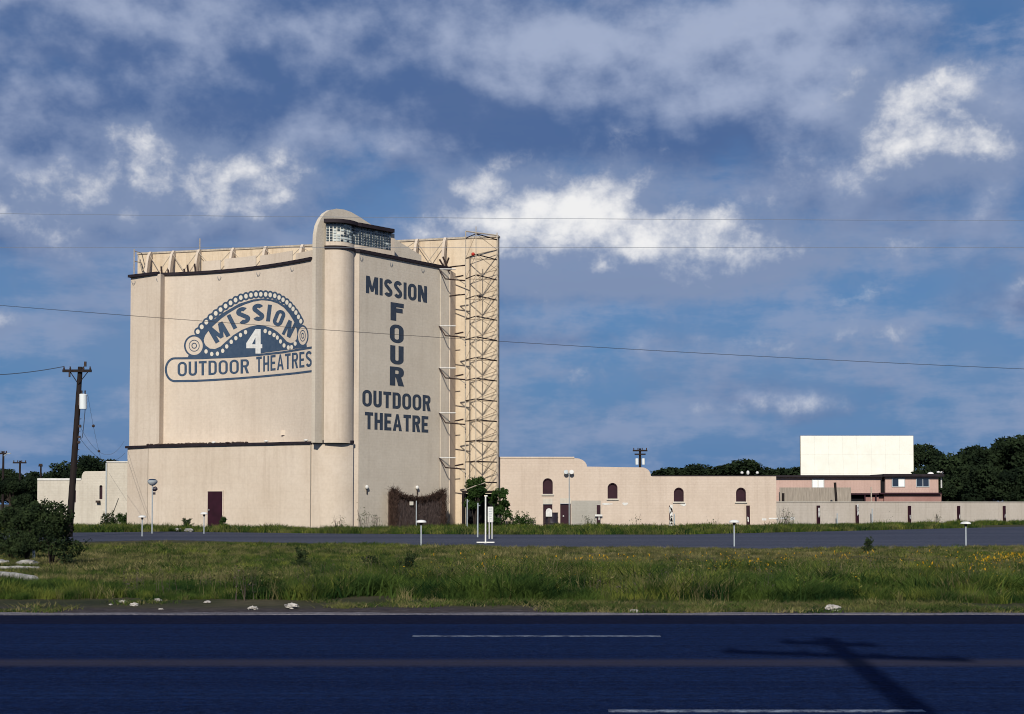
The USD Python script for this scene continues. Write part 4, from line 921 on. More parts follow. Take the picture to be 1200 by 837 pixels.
# ------------------------------------------------------------------ shrubs
def make_shrub(name, label, loc, h, w, seed, mt, n, leaf, stems=9, cat='shrub', base=.1):
    r = np.random.default_rng(seed); t = thing(name, label, cat, loc)
    blobs = [(r.uniform(-.4, .4) * w, r.uniform(-.35, .35) * w, h * r.uniform(base + .02, .86), w * r.uniform(.12, .24)) for _ in range(26)]
    blobs = [(x * (1.1 - .6 * z / h), y, min(z, h - rr * .7), rr) for x, y, z, rr in blobs]
    st = [tube([(r.uniform(-.05, .05), r.uniform(-.05, .05), -.1), (b[0] * .4, b[1] * .4, b[2] * .5), b[:3]], [.035 * h / 2, .022 * h / 2, .008], 5) for b in blobs[:stems]]
    obj('stems', st, M['bark'], t)
    pts = crown_points(r, blobs, n)
    sp = []
    for _ in range(26):                                        # loose sprigs breaking the outline
        b = blobs[r.integers(len(blobs))]; d = r.normal(size=3); d[2] = abs(d[2]) + .4; d /= np.linalg.norm(d); k = r.uniform(.6, 1.55, (26, 1)); sp.append(np.array(b[:3]) + d * b[3] * k + r.normal(size=(26, 3)) * leaf * .9)
    pts = np.vstack([pts] + sp); pts = pts[pts[:, 2] > .03]
    obj('foliage', leaf_quads(pts, leaf, r), M[mt], t); return t


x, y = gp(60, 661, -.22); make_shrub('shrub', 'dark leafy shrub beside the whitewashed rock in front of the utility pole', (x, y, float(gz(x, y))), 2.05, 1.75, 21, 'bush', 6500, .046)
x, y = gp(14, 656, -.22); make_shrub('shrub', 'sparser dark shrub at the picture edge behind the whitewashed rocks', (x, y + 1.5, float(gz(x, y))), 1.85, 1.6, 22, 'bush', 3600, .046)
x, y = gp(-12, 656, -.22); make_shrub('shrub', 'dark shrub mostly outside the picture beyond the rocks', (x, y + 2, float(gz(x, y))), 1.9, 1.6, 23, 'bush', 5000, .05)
# vine and shrub at the mast's foot, over a dark doorway
make_shrub('vine_shrub', 'conical green vine climbing the foot of the lattice mast', (at(557, 590, 104.9)[0], 103.6, GZ), 4.15, 1.75, 31, 'vine', 3600, .085, 8, 'vine', .40)
make_shrub('vine_shrub', 'loose leafy bush beside the dark doorway under the mast', (at(585, 590, 104.5)[0], 103.6, GZ), 3.35, 1.75, 32, 'vine', 1700, .10, 8, 'vine', .12)
make_shrub('weed_clump', 'low weeds between the mast and the arched maroon window', (at(612, 590, 107)[0], 107.5, GZ), .9, 2.6, 33, 'vine', 1200, .06, 6, 'weeds', .0)
make_shrub('weed_clump', 'small dark weed clump beside the maroon door of the tower', (at(222, 590, 103)[0], 102.4, GZ), .75, .8, 34, 'bush', 700, .05, 5, 'weeds', .0)
make_shrub('weed_clump', 'thin weeds on the hinge side of the maroon door', (at(266.5, 590, 103)[0], 101.6, GZ), .95, .6, 35, 'vine', 420, .05, 5, 'weeds', .0)
make_shrub('weed_clump', 'rounded weed clump at the foot of the annex block', (at(131, 590, 113)[0], 112.5, GZ), 1.3, 1.5, 36, 'bush', 1300, .06, 6, 'weeds', .0)
make_shrub('weed_clump', 'weeds at the corner where the annex block meets the tower', (at(143.5, 590, 110)[0], 110.5, GZ), 1.0, 1.1, 37, 'vine', 700, .06, 6, 'weeds', .0)
for u, v, h, lab in ((355, 660, .55, 'dark tufted weed standing in the median grass near the column'), (435, 671, .5, 'dark weed in the tall grass before the side wall'), (478, 676, .6, 'bushy dark weed in the tall median grass'), (1018, 640, .55, 'dark weed at the edge of the drive below the stair opening')):
    x, y = gp(u, v + 6, -.22); make_shrub('weed_clump', lab, (x, y, float(gz(x, y))), h, .5, int(u), 'bush', 420, .028, 5, 'weeds', .0)
# tall thin weed stalks along the wall
r = np.random.default_rng(77)
for i, (u, D, h) in enumerate([(919, 107.5, 1.7), (926, 107.8, 1.3), (744, 108.5, 1.2), (690, 108.3, 1.1), (426.5, 98.6, 1.6), (440, 99.5, 1.2), (399, 96.5, 1.1), (1040, 118, 1.3), (1098, 122, 1.1), (832, 108.6, .8)]):
    X = at(u, 590, D)[0]; st = []
    for k in range(7):
        a = r.normal(0, .12, 2); hh = h * r.uniform(.6, 1.0); st.append(tube([(a[0], a[1], -.05), (a[0] * 1.6, a[1] * 1.6, hh * .5), (a[0] * 2.4 + r.normal(0, .05), a[1] * 2.4, hh)], [.014, .011, .006], 4))
    w = thing('weed_stalks', ['tall grey weed stalks below the corner of the pink building', 'thinner weed stalks beside the tall grey ones', 'thin stalks under the gap between second and third arched windows', 'short stalks before the grey painted patch', 'tall stalks at the corner of the lit edge strip', 'short leaning stalks along the tower side wall', 'small stalks at the foot of the curved column', 'wispy stalks before the low wall near the brick storey', 'wispy stalks before the low wall by the second fleck-marked post', 'tiny stalks below the fourth step of the buff wall'][i], 'weeds', (X, D, GZ))
    obj('stalks', st, M['twig_grey'], w, kind='stuff'); pts = r.normal(size=(90, 3)) * [.2, .2, h * .22] + [0, 0, h * .5]; obj('leaves', leaf_quads(pts, .05, r), M['vine'], w, kind='stuff')

# ------------------------------------------------------------------ brush-covered booth against the side wall
bo = SIDE.pt(SIDE.hit(492, 600)[0], GZ, 0)
booth = thing('brush_booth', 'booth hidden under dark dead brush with flared top corners against the side wall', 'booth')
sb0, sb1 = SIDE.hit(463, 600)[0], SIDE.hit(521, 600)[0]
BP = Plane((at(463.5, 590, 101.4)[0], 101.4), (at(520.5, 590, 104.2)[0], 104.2)); BW = BP.L
zt = lambda s: 2.05 + .55 * abs(2 * s / BW - 1) ** 2.2
prof = [(0, ZB)] + [(s, zt(s) - .15) for s in np.linspace(0, BW, 15)] + [(BW, ZB)]
obj('core', BP.ex(Polygon(prof), -.9, -.25), M['twig'], booth)
r = np.random.default_rng(55)
def strands(n, f, mt, name):
    V, Fc = [], []
    for i in range(n):
        p0, p1, w = f(); p0, p1 = np.array(p0), np.array(p1); mid = (p0 + p1) / 2 + r.normal(0, .05, 3); side = np.array([BP.d[0], BP.d[1], 0]) * w; b = len(V) * 1
        V += [p0 - side, p0 + side, mid - side, mid + side, p1]; Fc += [[b, b + 1, b + 3], [b, b + 3, b + 2], [b + 2, b + 3, b + 4]]
    obj(name, (np.array(V), np.array(Fc)), mt, booth, kind='stuff')
def f1():
    s = r.uniform(.02, BW - .02); z0 = r.uniform(-.4, 1.4); return BP.pt(s, z0, r.uniform(-.3, -.05)), BP.pt(s + r.normal(0, .15), z0 + r.uniform(.4, .95), r.uniform(-.2, .05)), .012
strands(1500, f1, M['twig_grey'], 'brush_curtain')
def f2():
    s = r.uniform(0, BW); z0 = zt(s) - r.uniform(0, .35); k = (2 * s / BW - 1)
    return BP.pt(s, z0, r.uniform(-.6, .1)), BP.pt(s + r.normal(0, .3) + .22 * k ** 3, z0 + r.normal(.03, .13) + .16 * k ** 4, r.uniform(-.6, .15)), .018
strands(2200, f2, M['twig'], 'brush_fringe')
def f3():
    s = r.choice([0, BW]) + r.normal(0, .14); z0 = r.uniform(-.3, 2.2); return BP.pt(s, z0, r.uniform(-.4, .05)), BP.pt(s + r.normal(0, .2), z0 + r.uniform(.2, .8), r.uniform(-.4, .1)), .016
strands(1300, f3, M['twig'], 'brush_side')
s, z = BP.hit(481.5, 590); obj('paper_notice', BP.box(s - .16, s + .16, z - .13, z + .13, .06, .08), M['lt_paint'], booth)
s, z = BP.hit(487, 587); obj('pole', bar(BP.pt(s, ZB, .1), BP.pt(s, z, .1), .04, 6), M['galv'], booth)

# dark doorway at the mast's foot
dw = thing('dark_gateway', 'dark open timber gateway overgrown with vines at the foot of the mast', 'gateway')
g0, g1, gY = at(541.5, 590, 105.4)[0], at(582.5, 590, 105.4)[0], 105.4; ztop = at(600, 578, gY)[1]
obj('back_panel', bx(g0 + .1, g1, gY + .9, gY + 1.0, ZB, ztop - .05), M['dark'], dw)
obj('beam', bx(g0, g1 + .02, gY, gY + .22, ztop - .002, ztop + .18), M['wood_dark'], dw)
for x in (g0, (g0 + g1) / 2, g1 - .14): obj('post', bx(x, x + .16, gY, gY + .2, ZB, ztop - .004), M['wood_dark'], dw)
obj('roof', bx(g0, g1, gY + .23, gY + 1.0, ztop, ztop + .12), M['wood_dark'], dw)
obj('side_panel', bx(g0 - .02, g0 + .06, gY + .21, gY + .9, ZB, ztop - .01), M['wood_dark'], dw)
a, b = at(544, 575, 104), at(569, 566, 104); obj('leaning_stick', tube([(a[0], 103.0, a[1]), ((a[0] + b[0]) / 2, 102.9, (a[1] + b[1]) / 2 + .03), (b[0], 102.9, b[1])], .035, 6), M['steel'], label='pale stick lying across the vines below the mast', category='stick')
for u0, u1, D, lab in ((529, 545, 100.5, 'broken white kerb slab by the foot of the screen'), (546, 561, 100.3, 'white kerb slab under the first of the thin posts'), (572, 582, 100.2, 'white kerb slab behind the small upright board'), (590, 600, 100.6, 'white kerb slab beside the leafy bush')):
    x0, x1 = at(u0, 590, D)[0], at(u1, 590, D)[0]; m = bx(x0, x1, D - .15, D + .15, GZ - .05, GZ + .22); m = m.subdivide().subdivide(); m.vertices += .03 * (meshkit.noise(m.vertices * 4.0)[:, None] - .5); obj('kerb_slab', m, M['white'], label=lab, category='kerb slab')


# ------------------------------------------------------------------ lamps, posts, signs, drum
def path_lamp(label, loc, h, first=[None]):
    if first[0] is not None: return dup(first[0], loc, 0, label, (1, 1, h / 1.15))
    t = thing('path_lamp', label, 'lamp', loc, 0, 'mushroom lamps along the theatre drive', None, (1, 1, h / 1.15)); first[0] = t
    obj('post', tube([(0, 0, -.2), (0, 0, .5), (0, 0, 1.02)], .034, 10), M['galv'], t)
    obj('shade', lathe([(0, 1.15), (.10, 1.145), (.18, 1.12), (.225, 1.075), (.23, 1.04), (.20, 1.03), (.05, 1.035), (0, 1.035)], 20), M['white'], t, smooth=40)
    obj('bulb', lathe([(0, 1.03), (.06, 1.03), (.07, .98), (.05, .92), (0, .91)], 12), M['dark_steel'], t, smooth=40); return t


for u, vb, h, lab in ((493.5, 641, 1.18, 'white mushroom lamp in front of the brush booth'), (166.5, 629, 1.22, 'white mushroom lamp beside the tall floodlight before the tower'), (239, 626, 1.36, 'white mushroom lamp beside the maroon tower door'), (860.5, 641, 1.18, 'white mushroom lamp below the fourth arched window'), (1132, 640.5, 1.1, 'white mushroom lamp before the low wall under the dark trees')):
    x, y = gp(u, vb); path_lamp(lab, (x, y, GZ), h)

fl = thing('flood_light', 'tall grey floodlight with bowl head and small lower lamp before the tower corner', 'floodlight', (at(178.5, 590, 89)[0], 89.0, GZ))
obj('post', tube([(0, 0, -.2), (0, 0, 1.5), (0, 0, 3.0)], .042, 8), M['galv'], fl)
hd = obj('head', lathe([(0, 3.42), (.22, 3.40), (.31, 3.32), (.31, 3.22), (.22, 3.10), (.10, 3.02), (0, 3.0)], 18), M['galv'], fl, smooth=40)
obj('lens', lathe([(0, 3.435), (.2, 3.42), (.29, 3.34), (.29, 3.33), (0, 3.40)], 18), M['glassdark'], hd, smooth=40)
m = lathe([(0, .2), (.12, .16), (.15, 0), (.06, -.12), (0, -.13)], 14); m.apply_transform(trimesh.transformations.rotation_matrix(1.0, [0, 1, 0])); m.apply_translation((.14, -.05, 2.78)); obj('lower_lamp', m, M['drum'], fl, smooth=40)
obj('switch_box', bx(.04, .18, -.08, .06, 2.44, 2.60), M['drum'], fl)
f2_ = thing('twin_flood_light', 'thin pole with two white floodlights above the maroon doors', 'floodlight', (at(667, 590, 108.1)[0], 108.1, GZ))
obj('post', tube([(0, 0, -.2), (0, 0, 2), (0, 0, 4.2)], .032, 8), M['galv'], f2_); obj('arm', bar((-.26, 0, 4.18), (.2, 0, 4.18), .03), M['galv'], f2_)
for dx in (-.24, .18): m = lathe([(0, .05), (.17, .02), (.18, -.02), (.09, -.22), (0, -.24)], 14); m.apply_transform(trimesh.transformations.rotation_matrix(1.3, [1, 0, 0])); m.apply_translation((dx, -.1, 4.28)); obj('lamp', m, M['white'] if dx > 0 else M['galv'], f2_, smooth=40)

for u, vt, vb, lab in ((547.5, 585, 617, 'thin grey-blue post in front of the dark gateway'), (559.8, 589.5, 630, 'thin white post with a small hook before the gateway')):
    D = 101.0 if u < 550 else gp(u, vb)[1]; x = at(u, 590, D)[0]; z = at(u, vt, D)[1]
    p = thing('thin_post', lab, 'post', (x, D, GZ)); obj('shaft', tube([(0, 0, -.2), (0, 0, 1), (.01, 0, z - GZ)], .042, 8), M['galv'], p); obj('hook', bar((0, 0, z - GZ - .18), (.14, 0, z - GZ - .13), .02), M['galv'], p)
D = gp(569, 637)[1]; x = at(569, 590, D)[0]; h = at(569, 582.5, D)[1] - GZ
ss = thing('sign_stand', 'slender white sign stand with a flat foot bar on the drive', 'sign stand', (x, D, GZ + .02))
obj('upright', bx(-.03, .03, -.03, .03, 0.06, h), M['white'], ss); obj('foot_bar', bx(-.42, .42, -.04, .04, 0.002, .06), M['white'], ss); obj('foot_bar', bx(-.05, .05, -.4, -.07, .002, .055), M['white'], ss); obj('cap', bx(-.06, .09, -.05, .05, h + .002, h + .07), M['white'], ss)
D = gp(575, 632)[1]; x = at(574.8, 590, D)[0]
sg = thing('narrow_sign', 'narrow upright white board on two legs before the vine shrubs', 'sign', (x, D, GZ)); zb, zt_ = at(600, 612, D)[1] - GZ, at(600, 594, D)[1] - GZ
obj('board', bx(-.14, .14, -.02, .02, zb, zt_), M['white'], sg)
for dx in (-.09, .06): obj('leg', bx(dx, dx + .045, -.06, -.021, -.2, zb + .3), M['white'], sg)
for k in range(5): obj('faded_line', bx(-.09, .09 - .03 * (k % 2), -.024, -.0205, zt_ - .14 - k * .13, zt_ - .09 - k * .13), M['galv'], sg)

D = 106.8; x = at(646, 590, D)[0]
dr = thing('steel_drum', 'dark steel drum standing before the first maroon door', 'drum', (x, D, GZ))
obj('shell', lathe([(0, 0), (.50, 0), (.52, .03), (.50, .06), (.50, .40), (.53, .44), (.50, .48), (.50, .80), (.53, .84), (.50, .88), (.50, 1.16), (.52, 1.18), (.52, 1.22), (.47, 1.22), (.47, .9), (0, .9)], 24), M['drum'], dr, smooth=40)
x2 = at(643.3, 590, 106.2)[0]; za, zb = at(600, 605.5, 106.2)[1], at(600, 595.8, 106.2)[1]
hb = thing('headboard_sign', 'small round-topped white board leaning on the drum', 'sign', (x2, 106.2, GZ))
a = np.linspace(0, math.pi, 12); w = .23
m = trimesh.creation.extrude_polygon(Polygon([(-w, 0), (w, 0)] + [(w * math.cos(t), (zb - za) - w + w * math.sin(t)) for t in a]), .04, engine='earcut'); v = m.vertices; m = trimesh.Trimesh(np.column_stack([v[:, 0], -v[:, 2], v[:, 1] + za - GZ]), m.faces, process=False)
obj('board', m, M['white'], hb); obj('leg', bx(-.03, .03, .001, .05, -.1, za - GZ + .1), M['dark_steel'], hb)

# rocks, logs and litter
def rock(name, label, loc, size, seed, mt='rock', cat='rock'):
    m = trimesh.creation.icosphere(3 if mt == 'rock' else 2, 1.0); n = meshkit.fbm(m.vertices * (1.9 if mt == 'rock' else 2.8) + seed, 4, seed); m.vertices *= (.55 + .85 * n if mt == 'rock' else .15 + 1.6 * n)[:, None]; m.vertices *= size; m.apply_translation(loc); return obj(name, m, M[mt], smooth=40 if mt == 'rock' else False, label=label, category=cat)
x, y = gp(33, 659, -.2); rock('whitewashed_rock', 'long whitewashed rock lying before the leafiest dark shrub', (x, y, float(gz(x, y)) + .04), (.40, .24, .13), 2)
x, y = gp(-1, 658, -.2); rock('whitewashed_rock', 'whitewashed rock at the picture edge beside the long one', (x, y, float(gz(x, y)) + .04), (.32, .24, .12), 3)
x, y = gp(31, 654, -.2); obj('white_stake', tube([(x, y + .7, float(gz(x, y)) - .1), (x, y + .7, .1), (x - .01, y + .7, .32)], .05, 8), M['white'], label='short white stake behind the long whitewashed rock', category='stake')
for (ua, va, ub, vb, rr, lab) in ((-6, 676, 41, 685, .075, 'white painted log lying askew in the grass'), (-6, 663.5, 46, 663, .045, 'thin pale board lying in front of the whitewashed rocks')):
    a, b = gp(ua, va, -.12), gp(ub, vb, -.12); za, zb = float(gz(*a)) + rr + .04, float(gz(*b)) + rr + .03
    obj('white_log', tube([(*a, za), ((a[0] + b[0]) / 2, (a[1] + b[1]) / 2, (za + zb) / 2 + .02), (*b, zb)], rr, 10), M['rock'], smooth=40, label=lab, category='log')
for i, (u, v, sx, lab) in enumerate(((143.5, 704, .10, 'crumpled white paper scrap, lone on the dirt strip before the grass'), (157, 708, .11, 'largest crumpled white scrap on the bare dirt left of the litter'), (185, 702.5, .10, 'flattened white scrap at the grass edge'), (188.5, 712.5, .06, 'small round white scrap on the road edge'), (243, 705, .09, 'thin white scrap in the grass edge'), (296, 712.5, .12, 'white scrap of rubbish by the pale road edge'), (342, 711, .17, 'big white lump of rubbish on the road edge below the fin'), (743, 715.5, .11, 'grey-white lump of rubbish at the road edge below the wall'), (976, 713.5, .2, 'pale crumpled bag at the grass edge near the pole shadow'), (130, 707, .05, 'tiny pale scrap on the dirt strip'))):
    x, y = gp(u, v, 0); rock('paper_scrap', lab, (x, y, float(gz(x, y)) + sx * .2), (sx * .62, sx * .5, sx * .26), 20 + i, 'paper', 'litter')
for u, v, lab in ((210, 621, 'white stone in the grass strip near the tower door'), (221, 621.5, 'smaller white stone next to another near the tower door'), (278.5, 620.5, 'pale stone in the grass under the curved front')):
    x, y = gp(u, v + 2); rock('pale_stone', lab, (x, y, GZ + .10), (.30, .2, .15), int(u), 'rock', 'stone')


# ------------------------------------------------------------------ utility poles and cables
def wire(pts, sag, r, name, label, mt='wire', n=24, cat='cable'):
    a, b = np.array(pts[0], float), np.array(pts[1], float); t = np.linspace(0, 1, n)
    p = a + np.outer(t, b - a); p[:, 2] -= sag * 4 * t * (1 - t); return obj(name, tube(p, r, 5), M[mt], label=label, category=cat)


up = thing('utility_pole', 'dark leaning utility pole with crossarm and white transformer beside the tower', 'utility pole')
Dp = 80.0; b0 = np.array([at(81, 590, Dp)[0], Dp, GZ - .3]); t0 = np.array([*[at(94.2, 430, Dp)[0]], Dp, at(94.2, 430, Dp)[1]]); pp = lambda k: b0 + (t0 - b0) * k
obj('shaft', tube([b0, pp(.5), t0], [.20, .17, .13], 10), M['wood_dark'], up, smooth=40)
cz = pp(.985); obj('crossarm', bx(cz[0] - .93, cz[0] + .70, Dp - .26, Dp - .14, cz[2] - .17, cz[2] - .02), M['wood_dark'], up)
for dx in (-.85, -.5, .25, .62): obj('insulator', lathe([(0, 0), (.04, 0), (.06, .05), (.03, .10), (.05, .15), (0, .18)], 10).apply_translation((cz[0] + dx, Dp - .2, cz[2] - .02)), M['ceramic' if False else 'dark_steel'], up)
obj('cutout', bx(cz[0] - .56, cz[0] - .48, Dp - .3, Dp - .2, cz[2] - .45, cz[2] - .18), M['dark_steel'], up); obj('arrester', bx(cz[0] + .3, cz[0] + .42, Dp - .3, Dp - .2, cz[2] + .14, cz[2] + .42), M['dark_steel'], up)
for k in (-1, 1): obj('arm_brace', bar((cz[0] + k * .5, Dp - .2, cz[2] - .15), (*pp(.90)[:2] - [0, .17], pp(.90)[2]), .025), M['wood_dark'], up)
tc = pp(.80) + [.32, -.1, 0]; tf = obj('transformer', lathe([(0, -.42), (.20, -.42), (.215, -.38), (.215, .36), (.23, .38), (.20, .43), (0, .45)], 18).apply_translation(tc), M['ceramic'], up, smooth=40)
for dx in (-.08, .1): obj('bushing', lathe([(0, 0), (.05, 0), (.035, .12), (.05, .16), (0, .22)], 8).apply_translation(tc + [dx, 0, .44]), M['dark_steel'], tf)
obj('bracket', bx(tc[0] - .32, tc[0] - .2, tc[1] - .03, tc[1] + .03, tc[2] - .2, tc[2] + .25), M['dark_steel'], tf)
for k in np.linspace(.42, .70, 9): p = pp(k); obj('step_bolt', bar(p, p + [.26, -.05, .03], .02), M['dark_steel'], up)
for k in (.66, .60, .57): p = pp(k); obj('insulator', bx(p[0] + .13, p[0] + .27, Dp - .08, Dp + .05, p[2] - .06, p[2] + .06), M['dark_steel'], up)
obj('down_lead', tube([tc + [.12, 0, -.4], tc + [.06, 0, -1.2], tc + [-.02, 0, -2.0], pp(.58) + [.2, 0, 0]], .02, 5), M['wire'], up)
e1 = np.array([*at(147.3, 517, 107.9)[:1], 107.5, at(147, 517, 107.5)[1]]); e2 = np.array([at(146.5, 531, 107.5)[0], 107.5, at(147, 531, 107.5)[1]])
wire((pp(.66) + [.2, 0, 0], e1), 1.3, .008, 'service_cable', 'thin sagging cable from the pole to the tower, uppermost of the pair')
wire((pp(.60) + [.2, 0, 0], e2), .95, .010, 'service_cable', 'thicker sagging cable from the pole to the tower ledge')
wire((tc + [.25, 0, .4], (at(119, 540, 114)[0], 114, at(119, 540, 114)[1])), .3, .008, 'service_cable', 'steep thin cable with small spools running down to the annex')
for k in (.33, .75): p = tc + [.25, 0, .4]; q = np.array([at(119, 540, 114)[0], 114, at(119, 540, 114)[1]]); c = p + (q - p) * k; m = trimesh.creation.icosphere(1, .10); m.apply_translation(c - [0, 0, .26 if k < .5 else .22]); obj('cable_spool', m, M['dark_steel'], label='small dark spool halfway along the steep cable' if k < .5 else 'small dark spool low on the steep cable', category='cable spool')
wire(((at(-60, 439.5, 78)[0], 78, at(-60, 439.5, 78)[1]), cz + [-.85, -.2, .15]), .2, .020, 'power_cable', 'thin cable reaching the crossarm of the utility pole')

for u, vt, D, hw, lab in ((23.5, 540, 180, .85, 'distant utility pole with wide crossarm over the dark trees'), (4, 529, 170, .5, 'distant utility pole at the picture edge'), (48, 544, 200, .3, 'slim distant pole beside the end of the pale wall'), (750, 525.5, 160, .82, 'distant pole with two white transformers behind the stepped wall')):
    x, z = at(u, vt, D); t = thing('distant_pole', lab, 'utility pole', (x, D, GZ)); h = z - GZ
    obj('shaft', tube([(0, 0, -.3), (0, 0, h * .5), (0, 0, h)], [.17, .15, .12], 8), M['wood_dark'], t)
    obj('crossarm', bx(-hw, hw, -.2, -.08, h - .35, h - .18), M['wood_dark'], t)
    for k in np.linspace(-hw + .1, hw - .1, 4): obj('insulator', bx(k - .05, k + .05, -.19, -.09, h - .18, h + .04), M['dark_steel'], t)
    if u == 750:
        for k in (-.36, .36): obj('transformer', lathe([(0, -.34), (.18, -.34), (.19, .30), (.12, .36), (0, .38)], 14).apply_translation((k, -.15, h - 1.5)), M['ceramic'], t, smooth=40)
        obj('crossarm', bx(-.62, .62, -.2, -.08, h - .75, h - .6), M['wood_dark'], t)
    if u == 4: obj('street_lamp', tube([(0, 0, h - .6), (.5, -.2, h - .3), (1.0, -.3, h - .25)], .06, 6), M['galv'], t)

# pole beside the camera: only its shadow reaches the picture; the cables overhead hang from its fellows
rp = thing('roadside_pole', 'roadside utility pole with double crossarm behind the viewpoint, casting the shadow on the highway', 'utility pole', (1.92, -1.1, 0), -20, 'utility poles carrying the roadside cables')
obj('shaft', tube([(0, 0, -.4), (0, 0, 5), (.0, 0, 10.9)], [.19, .16, .12], 12), M['wood_dark'], rp, smooth=40)
for z, hw in ((10.62, .55), (9.85, 1.28)):
    ca = obj('crossarm', bx(-hw, hw, -.26, -.13, z - .08, z + .08), M['wood_dark'], rp)
    for k in np.linspace(-hw + .12, hw - .12, 4): obj('insulator', lathe([(0, 0), (.05, 0), (.07, .06), (.03, .10), (.055, .16), (0, .19)], 8).apply_translation((k, -.195, z + .08)), M['ceramic'], ca)
dup(rp, (-25, 30, 0), 90, 'roadside utility pole beyond the near shrubs, outside the picture', (1, 1, .80)); dup(rp, (26, 30, 0), 90, 'roadside utility pole at the far end of the level cables, outside the picture', (1, 1, .80))
w1 = lambda u, v, Y=30.0: (at(u, v, Y)[0], Y, at(u, v, Y)[1])
def through(name, label, pts, r, mt):
    """A cable through points, continued to its poles."""
    pts = np.array(pts); t = pts[:, 0]; xs = np.linspace(-25, 26, 60); c = np.polyfit(t, pts[:, 2], 2); cy = np.polyfit(t, pts[:, 1], 1)
    obj(name, tube(np.column_stack([xs, np.polyval(cy, xs), np.polyval(c, xs)]), r, 5), M[mt], label=label, category='cable')
through('overhead_cable', 'topmost pale cable crossing the sky above the fin', [w1(0, 250.5), w1(600, 256), w1(1200, 258.5)], .0045, 'wire_pale')
through('overhead_cable', 'level cable crossing the sky just above the tower roof', [w1(0, 290.5), w1(600, 290), w1(1200, 290)], .005, 'wire_pale')
through('overhead_cable', 'lowest cable sloping across the emblem and the open sky', [w1(0, 358, 33), w1(600, 401, 33), w1(1200, 432.5, 33)], .0058, 'wire')


# ------------------------------------------------------------------ grass
def blades(n, h, w, spread, lean, r):
    V, Fc = [], []
    p = r.normal(0, spread, (n, 2)); a = r.uniform(0, 2 * math.pi, n); hh = h * r.uniform(.55, 1.15, n); ln = r.normal(0, lean, (n, 2))
    for i in range(n):
        d = np.array([math.cos(a[i]), math.sin(a[i]), 0]) * w; b0 = np.array([*p[i], -.03]); m = b0 + [ln[i, 0] * .35 * hh[i], ln[i, 1] * .35 * hh[i], hh[i] * .55]; t = b0 + [ln[i, 0] * hh[i], ln[i, 1] * hh[i], hh[i]]
        k = len(V); V += [b0 - d, b0 + d, m - d * .8, m + d * .8, t]; Fc += [[k, k + 1, k + 3], [k, k + 3, k + 2], [k + 2, k + 3, k + 4]]
    return np.array(V), np.array(Fc)


def scatter(name, label, protos_, pos, scales, seed, mats):
    r = np.random.default_rng(seed); pi = UsdGeom.PointInstancer.Define(stage, numbered('/World', name)); tag(pi.GetPrim(), label, 'grass' if 'flower' not in name else 'wildflowers', None, 'stuff')
    UsdGeom.Scope.Define(stage, pi.GetPath().AppendChild('tufts')); paths = []
    for i, (mm, mt) in enumerate(zip(protos_, mats)):
        p = f'{pi.GetPath()}/tufts/tuft' + (f'_{i:03d}' if i else ''); usdkit.mesh(stage, p, mm, mt); paths.append(p)
    pi.CreatePrototypesRel().SetTargets([Sdf.Path(p) for p in paths])
    n = len(pos); z = gz(pos[:, 0], pos[:, 1]); a = r.uniform(0, 2 * math.pi, n)
    pi.CreatePositionsAttr(Vt.Vec3fArray.FromNumpy(np.column_stack([pos, z]).astype(np.float32)))
    pi.CreateProtoIndicesAttr(Vt.IntArray.FromNumpy(r.integers(0, len(paths), n).astype(np.int32)))
    pi.CreateScalesAttr(Vt.Vec3fArray.FromNumpy(np.repeat(scales[:, None], 3, 1).astype(np.float32)))
    pi.CreateOrientationsAttr(Vt.QuathArray([Gf.Quath(float(math.cos(k / 2)), 0, 0, float(math.sin(k / 2))) for k in a]))


r = np.random.default_rng(91)
def field(n, y0, y1, r, margin=1.10, power=1.0):
    y = y0 + (y1 - y0) * r.uniform(0, 1, n) ** power; x = r.uniform(-1, 1, n) * (600 / F * y * margin + 1.0); return np.column_stack([x, y])
nz = lambda p, s, seed: meshkit.fbm(np.column_stack([p * s, np.zeros(len(p))]), 4, seed)
# tall green grass of the near verge
nseed = lambda k: np.random.default_rng(k)
p = field(24000, 22.4, 36.5, r); edge = 22.9 + 1.6 * nz(p, .35, 3) + np.where(p[:, 0] < -1.0, .5, -.4); k = (p[:, 1] > edge) & (nz(p, .45, 8) > .33); p = p[k]
clump = nz(p, .75, 12); big = nz(p, .22, 17)
sc = .22 + 1.05 * np.clip((clump - .25) * 2.0, 0, 1) + .5 * (big - .4); sc = np.clip(sc, .25, 1.6) * np.clip((p[:, 1] - 22.0) / 2.2, .35, 1.0) * np.where(p[:, 0] < -4, .80, 1.0) * np.where((p[:, 0] < -5.5) & (p[:, 1] > 28), .5, 1) * nseed(71).uniform(.6, 1.25, len(p)) * np.clip((37.5 - p[:, 1]) / 3, .4, 1)
green = [blades(30, .33, .0075, .08, .48, nseed(q)) for q in (1, 2, 3)]
deepk = nz(p, .42, 19) + .12 * nseed(72).normal(size=len(p)) > .52
scatter('tall_grass', 'tall green uncut grass on the near side of the median', green + [blades(22, .38, .007, .08, .5, nseed(4))], p[~deepk], sc[~deepk], 5, [M['grass_green']] * 3 + [M['grass_dry']])
scatter('deep_green_grass', 'darker broad-bladed grass clumps within the tall grass', [blades(36, .28, .010, .11, .65, nseed(q)) for q in (5, 6)], p[deepk], sc[deepk] * 1.15, 15, [M['grass_deep']] * 2)
